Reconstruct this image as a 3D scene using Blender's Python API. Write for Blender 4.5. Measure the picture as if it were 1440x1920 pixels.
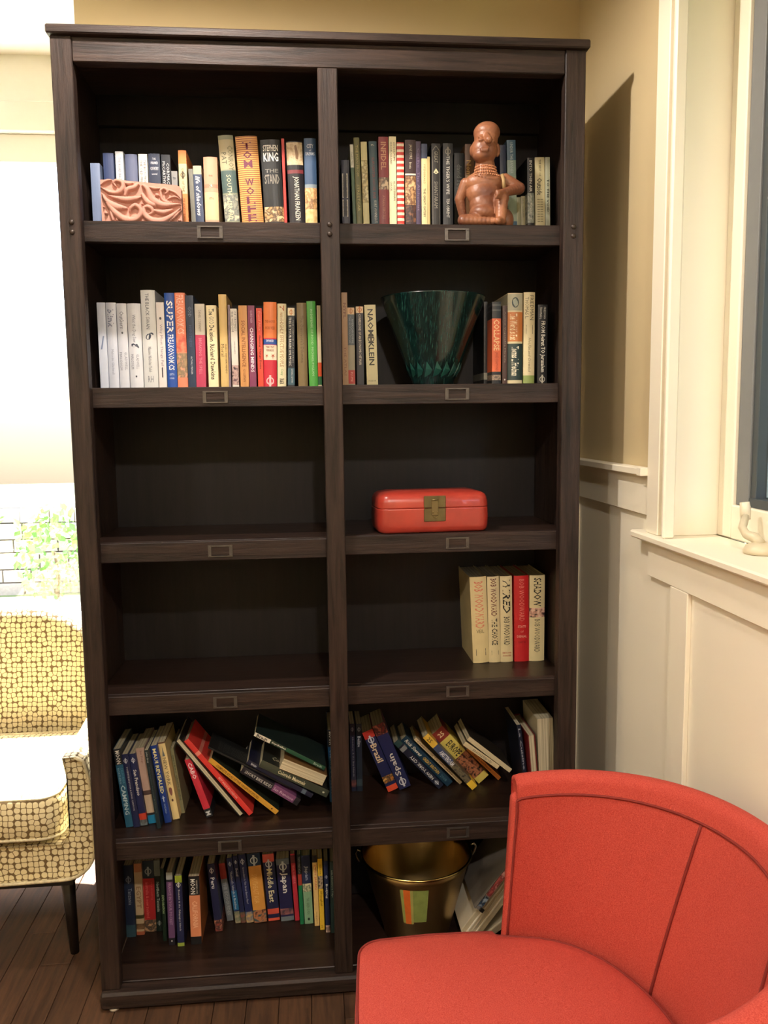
import bpy, bmesh, math, random
from mathutils import Vector, Matrix
from math import pi, sin, cos
for o in list(bpy.data.objects): bpy.data.objects.remove(o, do_unlink=True)
SC = bpy.context.scene
COL = SC.collection
random.seed(7)

# ------------------------------------------------------------------ camera
CP = Vector((0.5586, -2.0274, 1.5168)); ROLL, PITCH, YAW, FPX = -0.01209, -0.11427, 0.09053, 1549.63
cf = Vector((sin(YAW)*cos(PITCH), cos(YAW)*cos(PITCH), sin(PITCH)))
cr = Vector((cos(YAW), -sin(YAW), 0)); cu = cr.cross(cf)
r2 = cr*cos(ROLL)+cu*sin(ROLL); u2 = -cr*sin(ROLL)+cu*cos(ROLL)
cam_d = bpy.data.cameras.new('camera'); cam = bpy.data.objects.new('camera', cam_d); COL.objects.link(cam)
M = Matrix(((r2.x, u2.x, -cf.x, CP.x), (r2.y, u2.y, -cf.y, CP.y), (r2.z, u2.z, -cf.z, CP.z), (0, 0, 0, 1)))
cam.matrix_world = M
cam_d.sensor_fit = 'VERTICAL'; cam_d.sensor_height = 24; cam_d.lens = FPX/1920*24; cam_d.clip_start = .05
SC.camera = cam
# ------------------------------------------------------------------ view, sky, sun, lamps
SC.view_settings.view_transform = 'Standard'; SC.view_settings.look = 'None'
SC.view_settings.gamma = 1; SC.view_settings.use_curve_mapping = False
SC.view_settings.exposure = 1.15
W = bpy.data.worlds.new('world'); SC.world = W; W.use_nodes = True
nt = W.node_tree; nt.nodes.clear()
sky = nt.nodes.new('ShaderNodeTexSky'); sky.sky_type = 'NISHITA'; sky.sun_disc = False
sky.sun_elevation = math.radians(62); sky.sun_rotation = math.radians(20); sky.air_density = 1.0; sky.dust_density = 4.0
bgn = nt.nodes.new('ShaderNodeBackground'); bgn.inputs[1].default_value = 1.0
won = nt.nodes.new('ShaderNodeOutputWorld')
nt.links.new(sky.outputs[0], bgn.inputs[0]); nt.links.new(bgn.outputs[0], won.inputs[0])
sd = bpy.data.lights.new('sun', 'SUN'); sd.energy = 22; sd.angle = .02; sd.color = (1, .96, .9)
sun = bpy.data.objects.new('sun', sd); COL.objects.link(sun)
sun.rotation_euler = Vector((-.10, .577, 1.0)).to_track_quat('Z', 'Y').to_euler()   # from beyond the alcove window, high
def ceiling_lamp(name, loc, watts, rad, col=(1, .89, .80), cone=174):
    L = bpy.data.lights.new(name, 'SPOT'); L.energy = watts; L.color = col; L.shadow_soft_size = rad
    L.spot_size = math.radians(cone); L.spot_blend = .4
    o = bpy.data.objects.new(name, L); o.location = loc; COL.objects.link(o); return o
ceiling_lamp('lamp_near_bookcase', (.26, -.42, 2.77), 34, .03)
ceiling_lamp('lamp_middle', (-.25, -1.30, 2.77), 6, .05)
ceiling_lamp('lamp_by_chair', (.8, -2.5, 2.77), 62, .05)
ceiling_lamp('fill_lamp_far', (-1.3, -2.6, 2.77), 34, .06)  # added fill lamp out of view, brightens the right wall panelling

# ------------------------------------------------------------------ materials
def lin(h):
    if isinstance(h, str):
        v = [int(h[i:i+2], 16)/255 for i in (0, 2, 4)]
        return tuple(c/12.92 if c <= .04045 else ((c+.055)/1.055)**2.4 for c in v)
    return h
MC = {}
def mat(col, rough=.5, metal=0, noise=.06, nscale=40, bump=0, bscale=200, coat=0, stretch=None, spec=.5, key=None):
    k = key or (str(col), rough, metal, noise, nscale, bump, bscale, coat, stretch, spec)
    if k in MC: return MC[k]
    m = bpy.data.materials.new('paint_'+str(len(MC))); m.use_nodes = True; n = m.node_tree; p = n.nodes['Principled BSDF']
    c = lin(col); tc = n.nodes.new('ShaderNodeTexCoord'); mp = n.nodes.new('ShaderNodeMapping')
    n.links.new(tc.outputs['Object'], mp.inputs[0])
    if stretch: mp.inputs['Scale'].default_value = stretch
    nz = n.nodes.new('ShaderNodeTexNoise'); nz.inputs['Scale'].default_value = nscale; nz.inputs['Detail'].default_value = 4
    n.links.new(mp.outputs[0], nz.inputs['Vector'])
    r = n.nodes.new('ShaderNodeValToRGB'); r.color_ramp.elements[0].position = .3; r.color_ramp.elements[1].position = .7
    r.color_ramp.elements[0].color = tuple(x*(1-noise) for x in c)+(1,); r.color_ramp.elements[1].color = tuple(min(1, x*(1+noise)) for x in c)+(1,)
    n.links.new(nz.outputs[0], r.inputs[0]); n.links.new(r.outputs[0], p.inputs['Base Color'])
    p.inputs['Roughness'].default_value = rough; p.inputs['Metallic'].default_value = metal
    p.inputs['Coat Weight'].default_value = coat; p.inputs['Specular IOR Level'].default_value = spec
    if bump:
        b = n.nodes.new('ShaderNodeBump'); b.inputs['Strength'].default_value = bump; b.inputs['Distance'].default_value = .002
        z2 = n.nodes.new('ShaderNodeTexNoise'); z2.inputs['Scale'].default_value = bscale; z2.inputs['Detail'].default_value = 3
        n.links.new(mp.outputs[0], z2.inputs['Vector']); n.links.new(z2.outputs[0], b.inputs['Height']); n.links.new(b.outputs[0], p.inputs['Normal'])
    MC[k] = m; return m
def photo_mat(cols, scale=70):
    k = ('photo', tuple(cols), scale)
    if k in MC: return MC[k]
    m = bpy.data.materials.new('picture_'+str(len(MC))); m.use_nodes = True; n = m.node_tree; p = n.nodes['Principled BSDF']
    tc = n.nodes.new('ShaderNodeTexCoord'); nz = n.nodes.new('ShaderNodeTexNoise'); nz.inputs['Scale'].default_value = scale; nz.inputs['Detail'].default_value = 3
    n.links.new(tc.outputs['Object'], nz.inputs['Vector'])
    r = n.nodes.new('ShaderNodeValToRGB'); e = r.color_ramp.elements
    while len(e) < len(cols): e.new(.5)
    for i, c in enumerate(cols):
        e[i].position = .38+.24*i/(len(cols)-1); e[i].color = lin(c)+(1,)
    n.links.new(nz.outputs[0], r.inputs[0]); n.links.new(r.outputs[0], p.inputs['Base Color']); p.inputs['Roughness'].default_value = .4
    MC[k] = m; return m
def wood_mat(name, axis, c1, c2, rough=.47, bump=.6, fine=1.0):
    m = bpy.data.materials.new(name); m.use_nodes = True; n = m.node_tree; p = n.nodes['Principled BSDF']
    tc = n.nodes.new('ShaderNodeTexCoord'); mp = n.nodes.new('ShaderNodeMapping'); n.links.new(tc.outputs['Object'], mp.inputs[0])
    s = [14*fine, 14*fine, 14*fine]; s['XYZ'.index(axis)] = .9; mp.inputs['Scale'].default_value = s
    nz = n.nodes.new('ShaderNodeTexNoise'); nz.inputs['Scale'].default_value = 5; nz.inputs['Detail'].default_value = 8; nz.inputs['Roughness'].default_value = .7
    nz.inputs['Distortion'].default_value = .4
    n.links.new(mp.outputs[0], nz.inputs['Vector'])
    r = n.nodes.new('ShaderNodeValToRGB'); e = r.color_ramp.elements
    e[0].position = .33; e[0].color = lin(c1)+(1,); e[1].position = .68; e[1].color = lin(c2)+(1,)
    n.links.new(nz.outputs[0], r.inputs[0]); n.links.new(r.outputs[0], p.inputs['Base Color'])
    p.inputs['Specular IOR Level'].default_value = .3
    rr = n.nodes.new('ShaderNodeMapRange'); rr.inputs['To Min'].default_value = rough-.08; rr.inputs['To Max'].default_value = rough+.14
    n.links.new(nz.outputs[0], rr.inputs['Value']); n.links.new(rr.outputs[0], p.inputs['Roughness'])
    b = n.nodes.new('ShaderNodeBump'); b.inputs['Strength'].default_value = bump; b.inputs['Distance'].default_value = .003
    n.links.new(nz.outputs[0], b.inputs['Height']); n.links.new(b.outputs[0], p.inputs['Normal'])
    return m
def glass_mat(name, tint=(1, 1, 1), refl=.07):
    m = bpy.data.materials.new(name); m.use_nodes = True; n = m.node_tree; n.nodes.clear()
    t = n.nodes.new('ShaderNodeBsdfTransparent'); t.inputs[0].default_value = tint+(1,)
    g = n.nodes.new('ShaderNodeBsdfGlossy'); g.inputs['Roughness'].default_value = .02
    mx = n.nodes.new('ShaderNodeMixShader'); mx.inputs[0].default_value = .05; o = n.nodes.new('ShaderNodeOutputMaterial')
    n.links.new(t.outputs[0], mx.inputs[1]); n.links.new(g.outputs[0], mx.inputs[2]); n.links.new(mx.outputs[0], o.inputs[0])
    return m
def pages_mat():
    m = bpy.data.materials.new('book_pages'); m.use_nodes = True; n = m.node_tree; p = n.nodes['Principled BSDF']
    tc = n.nodes.new('ShaderNodeTexCoord'); mp = n.nodes.new('ShaderNodeMapping'); mp.inputs['Scale'].default_value = (700, 3, 3)
    nz = n.nodes.new('ShaderNodeTexNoise'); nz.inputs['Scale'].default_value = 1; nz.inputs['Detail'].default_value = 2
    n.links.new(tc.outputs['Object'], mp.inputs[0]); n.links.new(mp.outputs[0], nz.inputs['Vector'])
    r = n.nodes.new('ShaderNodeValToRGB'); e = r.color_ramp.elements; e[0].position = .35; e[0].color = lin('a59a7c')+(1,); e[1].position = .6; e[1].color = lin('d9d0b2')+(1,)
    n.links.new(nz.outputs[0], r.inputs[0]); n.links.new(r.outputs[0], p.inputs['Base Color']); p.inputs['Roughness'].default_value = .85
    return m
PAGES = pages_mat()
WH = wood_mat('espresso_wood_across', 'X', '17110f', '3d2e27')
WV = wood_mat('espresso_wood_upright', 'Z', '17110f', '3d2e27')
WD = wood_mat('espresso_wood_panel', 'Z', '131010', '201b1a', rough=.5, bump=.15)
WS = wood_mat('espresso_wood_shelf', 'X', '201612', '35261f', rough=.33, bump=.1)
KHAKI = mat('c6b48c', .85, noise=.02, nscale=3, bump=.05, bscale=120)
TRIM = mat('f1ead6', .45, noise=.015, nscale=3)
WHITE = mat('e9e8e2', .6, noise=.01, nscale=3)
BRONZE = mat('5c5752', .4, .6, noise=.15, nscale=60)

# ------------------------------------------------------------------ mesh helpers
class MB:
    def __init__(s): s.v = []; s.f = []; s.m = []; s.sm = []
    def add(s, vs, fs, mi=0, smooth=False):
        b = len(s.v); s.v += [tuple(v) for v in vs]
        for f in fs: s.f.append(tuple(i+b for i in f)); s.m.append(mi); s.sm.append(smooth)
    def box(s, x0, x1, y0, y1, z0, z1, mi=0):
        s.add([(x0,y0,z0),(x1,y0,z0),(x1,y1,z0),(x0,y1,z0),(x0,y0,z1),(x1,y0,z1),(x1,y1,z1),(x0,y1,z1)],
              [(0,3,2,1),(4,5,6,7),(0,1,5,4),(1,2,6,5),(2,3,7,6),(3,0,4,7)], mi)
    def lathe(s, prof, n=32, c=(0,0,0), mi=0, smooth=True, closed=False):
        vs = []; fs = []
        for r, z in prof:
            for i in range(n): a = 2*pi*i/n; vs.append((c[0]+r*cos(a), c[1]+r*sin(a), c[2]+z))
        m = len(prof)
        for j in range(m-1 if not closed else m):
            for i in range(n):
                k = (j+1) % m; fs.append((j*n+i, j*n+(i+1) % n, k*n+(i+1) % n, k*n+i))
        s.add(vs, fs, mi, smooth)
    def tube(s, pts, r, n=8, mi=0, closed=False, caps=True):
        pts = [Vector(p) for p in pts]; N = len(pts); vs = []; fs = []; prev = None
        for i, p in enumerate(pts):
            a = pts[(i-1) % N] if (closed or i > 0) else p; b = pts[(i+1) % N] if (closed or i < N-1) else p
            t = (b-a).normalized()
            if prev is None: up = Vector((0,0,1)) if abs(t.z) < .9 else Vector((1,0,0)); e1 = t.cross(up).normalized()
            else: e1 = (prev-t*prev.dot(t)).normalized()
            prev = e1; e2 = t.cross(e1); rr = r[i] if isinstance(r, (list, tuple)) else r
            for k in range(n): an = 2*pi*k/n; vs.append(p+e1*(rr*cos(an))+e2*(rr*sin(an)))
        for i in range(N if closed else N-1):
            j = (i+1) % N
            for k in range(n): fs.append((i*n+k, i*n+(k+1) % n, j*n+(k+1) % n, j*n+k))
        if caps and not closed: fs.append(tuple(range(n))[::-1]); fs.append(tuple((N-1)*n+k for k in range(n)))
        s.add(vs, fs, mi, True)
    def build(s, name, mats, parent=None, loc=None, rot=None):
        me = bpy.data.meshes.new(name); me.from_pydata(s.v, [], s.f)
        if not isinstance(mats, (list, tuple)): mats = [mats]
        for m in mats: me.materials.append(m)
        me.polygons.foreach_set('material_index', s.m); me.polygons.foreach_set('use_smooth', s.sm); me.update()
        return link(name, me, parent, loc, rot)
def link(name, me, parent=None, loc=None, rot=None):
    o = bpy.data.objects.new(name, me); COL.objects.link(o)
    if parent: o.parent = parent
    if loc: o.location = loc
    if rot: o.rotation_euler = rot
    return o
def bbox(name, x0, x1, y0, y1, z0, z1, m, parent=None, bev=.0015):
    bm = bmesh.new(); bmesh.ops.create_cube(bm, size=1)
    for v in bm.verts: v.co = Vector((x0+(x1-x0)*(v.co.x+.5), y0+(y1-y0)*(v.co.y+.5), z0+(z1-z0)*(v.co.z+.5)))
    if bev: bmesh.ops.bevel(bm, geom=bm.edges[:], offset=bev, segments=1, affect='EDGES')
    me = bpy.data.meshes.new(name); bm.to_mesh(me); bm.free(); me.materials.append(m)
    return link(name, me, parent)
def tag(o, label, cat, group=None):
    o['label'] = label; o['category'] = cat
    if group: o['group'] = group
    return o
def struct(o): o['kind'] = 'structure'; return o
def thing(name, label, cat, loc=(0,0,0), rot=(0,0,0), group=None):
    o = bpy.data.objects.new(name, None); COL.objects.link(o); o.location = loc; o.rotation_euler = rot; o.empty_display_size = .05
    return tag(o, label, cat, group)
def fix_normals(o):
    bm = bmesh.new(); bm.from_mesh(o.data); bmesh.ops.recalc_face_normals(bm, faces=bm.faces); bm.to_mesh(o.data); bm.free()
TEXTS = []
def lettering(s, L, Hh, m, parent, fn, italic=False, bold=False, name='spine_title'):
    """queue a line of print: fn maps (along 0..L, across 0..Hh) to a local point"""
    c = bpy.data.curves.new('print', 'FONT'); c.body = s; c.resolution_u = 1
    c.shear = .3 if italic else 0
    if bold: c.offset = .02
    o = bpy.data.objects.new('print', c); COL.objects.link(o); TEXTS.append((o, L, Hh, m, parent, fn, name))
def set_all_lettering():
    dg = bpy.context.evaluated_depsgraph_get(); dg.update()
    for o, L, Hh, m, parent, fn, name in TEXTS:
        me = bpy.data.meshes.new_from_object(o.evaluated_get(dg))
        if len(me.vertices):
            xs = [v.co.x for v in me.vertices]; ys = [v.co.y for v in me.vertices]
            x0, x1, y0, y1 = min(xs), max(xs), min(ys), max(ys)
            for v in me.vertices: v.co = Vector(fn((v.co.x-x0)/(x1-x0)*L, (v.co.y-y0)/(y1-y0)*Hh))
            me.materials.clear(); me.materials.append(m); me.name = name
            link(name, me, parent)
        c = o.data; bpy.data.objects.remove(o); bpy.data.curves.remove(c)

# ================================================================== THE SETTING
FZ = .0115; CZ = 2.80; XW = 1.375; YB = .465; XL = -3.0; YF = -3.4; YA = 1.15; XA = -.058
# floor: oak boards running away from the camera, every board a piece
fl = MB(); fl.box(XL, XW, YF, YA, -.08, FZ-.012); floor = struct(fl.build('floor', mat('2a1d14', .8)))
PM = [wood_mat('floor_oak_%d' % i, 'Y', a, b, rough=.55, bump=.25, fine=.8) for i, (a, b) in enumerate((('3c2a1d', '644530'), ('422d20', '6a4a34'), ('38271c', '5c402c')))]
pmesh = {}
x = XW-.002; i = 0
while x > -1.4:
    y = YA-.002; j = 0
    while y > -1.6:
        Lb = (.95, 1.25, .8)[(i*2+j) % 3]; y1 = max(y-Lb, YF)
        k = (round(Lb, 2) if y-Lb > YF else 'e', (i+j*2) % 3)
        if k not in pmesh:
            b = MB(); b.box(-.0825, 0, -Lb, 0, -.012, 0); o = b.build('floor_board', PM[k[1]], floor)
            bm = bmesh.new(); bm.from_mesh(o.data); bmesh.ops.bevel(bm, geom=[e for e in bm.edges if abs(e.verts[0].co.z) < 1e-6 and abs(e.verts[1].co.z) < 1e-6], offset=.0012, segments=1, affect='EDGES'); bm.to_mesh(o.data); bm.free()
            pmesh[k] = o.data
        else: o = link('floor_board', pmesh[k], floor)
        o.location = (x, y, FZ); y -= Lb+.001; j += 1
    x -= .0838; i += 1
b = MB(); b.box(XL, x+.0835, YF, YA, FZ-.0121, FZ); b.box(x+.0835, XW, YF, -1.6-.9, FZ-.0121, FZ-.001); o = b.build('floor_board', PM[0], floor); o['kind'] = 'stuff'
b = MB(); b.box(XL-.1, XW+.2, YF-.1, YA+.12, CZ, CZ+.1); struct(b.build('ceiling', WHITE))
b = MB(); b.box(XA, XW+.15, YB, YB+.12, 0, CZ); b.box(XA, XA+.12, YB+.12, YA, 0, CZ); struct(b.build('wall_back', KHAKI))
b = MB(); b.box(XL-.1, XL, YF, YA+.1, 0, CZ); struct(b.build('wall_left', KHAKI))
b = MB(); b.box(XL, XW+.1, YF-.1, YF, 0, CZ); struct(b.build('wall_front', KHAKI))
# right wall with the window opening  Y[-1.55,-.21] Z[1.237,2.62]
WY0, WY1, WZ0, WZ1 = -1.55, -.21, 1.219, 2.62
b = MB(); b.box(XW, XW+.16, WY1, YB, 0, CZ); b.box(XW, XW+.16, YF, WY0, 0, CZ); b.box(XW, XW+.16, WY0, WY1, 0, WZ0); b.box(XW, XW+.16, WY0, WY1, WZ1, CZ)
wr = struct(b.build('wall_right', KHAKI))
# wainscot on the right wall
XB = 1.360
t1 = struct(bpy.data.objects.new('trim_1', None)); COL.objects.link(t1)
def tr(name, x0, x1, y0, y1, z0, z1, bev=.0015): return bbox(name, x0, x1, y0, y1, z0, z1, TRIM, t1, bev)
tr('wainscot_panel', 1.371, XW, -2.6, YB, FZ, 1.23, 0)
tr('wainscot_panel', 1.371, XW, -.142, YB, 1.23, 1.372, 0)
tr('top_rail', XB, 1.371, -.142, YB, 1.276, 1.371)
tr('cap', 1.340, XW, -.118, YB, 1.372, 1.389, .002)
tr('cap_end', 1.338, XW, -.143, -.1185, 1.371, 1.390, .001)
tr('corner_stile', XB, 1.371, .385, YB, .14, 1.2755)
tr('stile', XB, 1.371, -.357, -.272, .14, 1.1335)
tr('stile', XB, 1.371, -1.20, -1.11, .14, 1.1335)
tr('apron', XB, 1.371, -1.9, -.145, 1.134, 1.219)
tr('baseboard', 1.352, 1.371, -2.6, YB, FZ, .14, .003)
# window 1: casing, jamb, stool, stop, grey sash, pane
w1 = struct(bpy.data.objects.new('window_1', None)); COL.objects.link(w1)
def wb(name, x0, x1, y0, y1, z0, z1, m=TRIM, bev=.002): return bbox(name, x0, x1, y0, y1, z0, z1, m, w1, bev)
wb('stool', 1.338, 1.497, WY0-.16, -.085, 1.2195, 1.237, TRIM, .004)
wb('casing', 1.355, XW, -.207, -.143, 1.2375, 2.73)
wb('casing', 1.363, XW, -.243, -.2075, 1.2375, 2.72)
wb('casing_bead', 1.347, XW, -.256, -.2435, 1.2375, 2.70, TRIM, .004)
wb('casing', 1.355, XW, WY0-.10, WY0+.01, 1.2375, 2.73)
wb('casing', 1.355, XW, WY0-.10, -.143, WZ1, 2.75)
wb('jamb', XW, 1.50, -.2125, -.195, 1.2375, WZ1, TRIM, .001)
wb('jamb', XW, 1.50, WY0-.01, WY0+.005, 1.2375, WZ1, TRIM, .001)
wb('head_jamb', XW, 1.50, WY0, -.2125, WZ1-.015, WZ1, TRIM, .001)
wb('stop', 1.495, 1.535, -.277, -.2128, 1.2375, WZ1-.016, TRIM, .003)
wb('stop', 1.495, 1.535, WY0+.006, WY0+.07, 1.2375, WZ1-.016, TRIM, .003)
wb('bottom_stop', 1.493, 1.535, WY0+.071, -.278, 1.2375, 1.314, TRIM, .003)
wb('top_stop', 1.495, 1.535, WY0+.071, -.278, WZ1-.08, WZ1-.016, TRIM, .003)
GREY = mat('75787a', .5, noise=.02); DG = mat('3f474c', .45, noise=.02)
for (n_, x0, x1, y0, y1, z0, z1, m_) in (('sash', 1.503, 1.545, -.330, -.279, 1.3145, 2.54, GREY), ('sash_bead', 1.507, 1.545, -.352, -.3305, 1.325, 2.54, DG),
        ('screen_frame', 1.53, 1.545, -.366, -.3525, 1.335, 2.53, mat('a9c4d6', .4, .3)), ('sash', 1.503, 1.545, -.3305, -1.48, 1.3145, 1.334, DG),
        ('sash', 1.503, 1.545, WY0+.071, WY0+.13, 1.3145, 2.54, GREY), ('sash', 1.503, 1.545, WY0+.13, -.3305, 2.49, 2.54, GREY)):
    wb(n_, x0, x1, min(y0, y1), max(y0, y1), z0, z1, m_, .0015)
g = MB(); g.box(1.533, 1.537, WY0+.13, -.366, 1.3345, 2.49); g.build('window_pane', glass_mat('window_glass'), w1)
# crank handle folded on the stool
ck = thing('window_crank', 'cream folding window crank lying on the window stool below the grey sash', 'window crank', (1.452, -.475, 1.238))
CRM = mat('cfc3a6', .4, noise=.03)
b = MB(); b.lathe([(0, 0), (.032, 0), (.033, .006), (.028, .016), (.014, .022), (0, .022)], 24); o = b.build('crank_base', CRM, ck)
b = MB(); b.tube([(.0, 0, .018), (-.006, .012, .030), (-.014, .03, .034), (-.012, .05, .045), (.004, .068, .068)], [.011, .011, .009, .0085, .008], 10); b.build('crank_arm', CRM, ck)
b = MB(); b.tube([(.004, .068, .060), (.006, .074, .082), (.005, .076, .095)], [.010, .011, .0095], 12); b.build('crank_knob', mat('e4dac0', .35), ck)

# tall window in the alcove
d1 = struct(bpy.data.objects.new('window_2', None)); COL.objects.link(d1)
SZ = .56
def db(name, x0, x1, y0, y1, z0, z1, m=WHITE, bev=.003): return bbox(name, x0, x1, y0, y1, z0, z1, m, d1, bev)
b = MB(); b.box(XL, XA+.12, YA, YA+.12, 2.644, CZ); b.box(XL, -2.5, YA, YA+.12, 0, 2.644); b.box(-.13, XA+.12, YA, YA+.12, 0, 2.644); b.box(-2.5, -.13, YA, YA+.12, 0, SZ)
struct(b.build('wall_alcove', mat('e9ebe4', .7, noise=.01)))
db('window_head', -2.5, -.13, YA-.01, YA+.10, 2.54, 2.643)
db('window_sill', -2.52, -.11, YA-.05, YA+.02, SZ, SZ+.025)
for xx in (-2.5, -1.34, -.19): db('sash_stile', xx, xx+.06, YA+.0205, YA+.07, SZ, 2.5395)
for a_, b_ in ((-2.438, -1.342), (-1.278, -.192)):
    db('sash_rail', a_, b_, YA+.0205, YA+.07, 2.44, 2.5395); db('sash_rail', a_, b_, YA+.0205, YA+.07, SZ, SZ+.06)
    g = MB(); g.box(a_, b_, YA+.042, YA+.048, SZ+.0605, 2.4395); g.build('window_pane', glass_mat('alcove_glass'), d1)
db('sash_latch', -1.33, -1.29, YA+.005, YA+.020, 1.35, 1.40, BRONZE)

# outside
PAVE = mat('c9c4b8', .8, noise=.08, nscale=6)
b = MB(); b.box(-14, 16, -14, 20, -.25, -.085); gr = struct(b.build('ground', mat('6c7a4a', .9, noise=.2, nscale=3)))
b = MB(); b.box(-4.5, 1.2, YA+.12, 5.6, -.085, -.06); struct(b.build('patio', PAVE))
def foliage(name, c, r, n, cols, parent, seed, lsz=.05):
    rnd = random.Random(seed); b = MB()
    for i in range(n):
        d = Vector((rnd.gauss(0,1), rnd.gauss(0,1), rnd.gauss(0,1))).normalized()*(rnd.uniform(.55, 1.0))
        p = Vector((c[0]+d.x*r[0], c[1]+d.y*r[1], c[2]+d.z*r[2]))
        a = Vector((rnd.gauss(0,1), rnd.gauss(0,1), rnd.gauss(0,1))).normalized(); q = a.orthogonal().normalized(); s_ = lsz*rnd.uniform(.6, 1.3)
        nn = a.cross(q)
        b.add([p, p+a*s_*.5+q*s_*.35, p+a*s_*1.1+nn*s_*.15, p+a*s_*.5-q*s_*.35], [(0,1,2,3)], rnd.randrange(len(cols)))
    o = b.build(name, [mat(c_, .55, noise=.1) for c_ in cols], parent); return o
GL = ['6f9a4a', '88b25c', '5a8440']
garden = thing('garden_wall', 'low pale stone garden wall with climbing greenery seen through the tall window', 'garden wall', (-2.6, 5.8, -.085))
b = MB(); b.box(-2.0, 2.6, .08, .35, 0, .84); b.build('wall_core', mat('9a948a', .9), garden)
rnd = random.Random(3); z = 0
SM = [mat(c_, .9, noise=.1) for c_ in ('b8aa9c', 'a89c94', 'c4b8a8')]
while z < .8:
    x = -2.0; hh = rnd.uniform(.11, .16)
    while x < 2.6:
        ww = rnd.uniform(.18, .36); dd = rnd.uniform(0, .03)
        b = MB(); b.box(x, min(x+ww, 2.6)-.012, dd, .08, z, z+hh-.012); b.build('stone', SM[rnd.randrange(3)], garden); x += ww
    z += hh
for i, (bx, bz, s_) in enumerate(((-2.5, .75, .35), (-1.7, .45, .4), (-3.4, .6, .45), (-.9, .7, .35))):
    sh = thing('leafy_shrub', ('pale green shrub by the garden wall, seen through the tall window, nearest the bookcase', 'pale green shrub low against the garden wall, second from the bookcase edge', 'pale green shrub at the far left of the garden wall', 'pale green shrub hidden beyond the bookcase')[(0, 1, 2, 3)[i]], 'shrub', (bx, 5.45, -.085))
    foliage('foliage', (0, 0, bz), (s_, .25, s_*1.1), 420, GL, sh, i+10, .07)['kind'] = 'stuff'
    b = MB(); b.tube([(0, 0, 0), (.02, 0, bz*.6), (0, 0, bz)], [.02, .015, .01], 6); b.build('stem', mat('5c4a34', .9), sh)
tree = thing('garden_tree', 'small leafy green tree seen through the right-hand window', 'tree', (3.6, 3.3, -.085))
foliage('crown', (0, 0, 2.5), (1.0, 1.0, .95), 1500, ['4f8a2c', '74ad40', '3c6e24', '93c25a'], tree, 5, .11)['kind'] = 'stuff'
b = MB(); b.tube([(0, 0, 0), (.05, 0, .9), (0, .05, 1.8), (.05, 0, 2.6)], [.07, .055, .045, .03], 8); b.build('trunk', mat('5c4a38', .9), tree)
hed = thing('garden_fence', 'dark timber fence below the tree outside the right-hand window', 'fence', (3.2, 2.7, -.085))
for k in range(9): bbox('fence_board', -1.2+k*.30, -1.2+k*.30+.28, 0, .03, 0, 1.42, mat('3a3a34', .8, noise=.2), hed, .004)
bbox('fence_rail', -1.2, 1.5, -.04, -.001, 1.2, 1.28, mat('34342e', .8), hed, .004)

shade_fence = thing('skyshade_fence', 'added unseen tall timber fence blocking sky light outside the right-hand window', 'fence', (3.05, 1.6, -.085))  # unseen fence, added to keep sky light off the window jamb
for k in range(22): bbox('fence_board', 0, .03, -.30*(k+1)+.01, -.30*k, 0, 2.5, mat('6a5f50', .8, noise=.2), shade_fence, .004)  # boards of the added unseen fence that blocks sky light
# added unseen porch roof cutting sky light on the right-hand window jamb
skyshade = thing('skyshade_boards', 'added unseen boarded porch roof over the right-hand window outside', 'blocker', (1.54, -.6, 2.70))
for k in range(9): bbox('shade_board', .02+k*.20, .02+k*.20+.195, -3.2, 4.6, 0, .03, mat('8a8478', .7, noise=.1), skyshade, .003)
bbox('shade_beam', 1.80, 1.90, -3.2, 4.6, -.14, -.001, mat('8a8478', .7), skyshade, .004)

# ================================================================== BOOKCASE
bc = thing('bookcase', 'tall dark espresso wooden bookcase with two columns of shelves and metal label holders', 'bookcase', (0, 0, 0))
def bk(name, x0, x1, y0, y1, z0, z1, m=WH, bev=.002, p=bc): return bbox(name, x0, x1, y0, y1, z0, z1, m, p, bev)
WI = 1.24; DP = .375
zb = FZ+.006
sl = bk('stile', 0, .0468, 0, .034, .0625, 2.3795, WV); sr = bk('stile', 1.1902, WI, 0, .034, .0625, 2.3795, WV)
sm = bk('centre_stile', .5995, .6459, 0, .034, .0625, 2.3248, WV)
bk('side_panel', 0, .016, .0345, DP, .0625, 2.3795, WV); bk('side_panel', 1.224, WI, .0345, DP, .0625, 2.3795, WV)
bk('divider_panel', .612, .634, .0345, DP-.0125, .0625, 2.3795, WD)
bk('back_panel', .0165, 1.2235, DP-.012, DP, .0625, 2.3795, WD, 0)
bk('header_rail', .047, 1.190, .003, .034, 2.3252, 2.3795, WH)
bk('top_board', -.006, 1.247, -.012, DP+.004, 2.380, 2.400, WH, .003)
bk('base_rail', -.001, 1.241, -.017, .03, zb, .0620, WH, .006)
bk('bottom_board', .0165, .6115, .031, DP-.0125, zb+.01, .0620, WS); bk('bottom_board', .6345, 1.2235, .031, DP-.0125, zb+.01, .0620, WS)
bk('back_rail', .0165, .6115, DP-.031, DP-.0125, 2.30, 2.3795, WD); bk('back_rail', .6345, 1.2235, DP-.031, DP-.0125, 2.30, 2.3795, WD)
for xx, yy in ((.03, .0), (1.2, .0), (.03, .34), (1.2, .34)):
    b = MB(); b.lathe([(0, 0), (.013, 0), (.013, .006), (0, .006)], 16, (xx, yy, FZ)); b.build('glide', mat('c8bfae', .5), bc)
ZL = (1.98416, 1.59496, 1.2152, .8260, .44001); ZR = (1.98314, 1.5971, 1.2200, .82869, .44123)
TH = .0465
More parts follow.
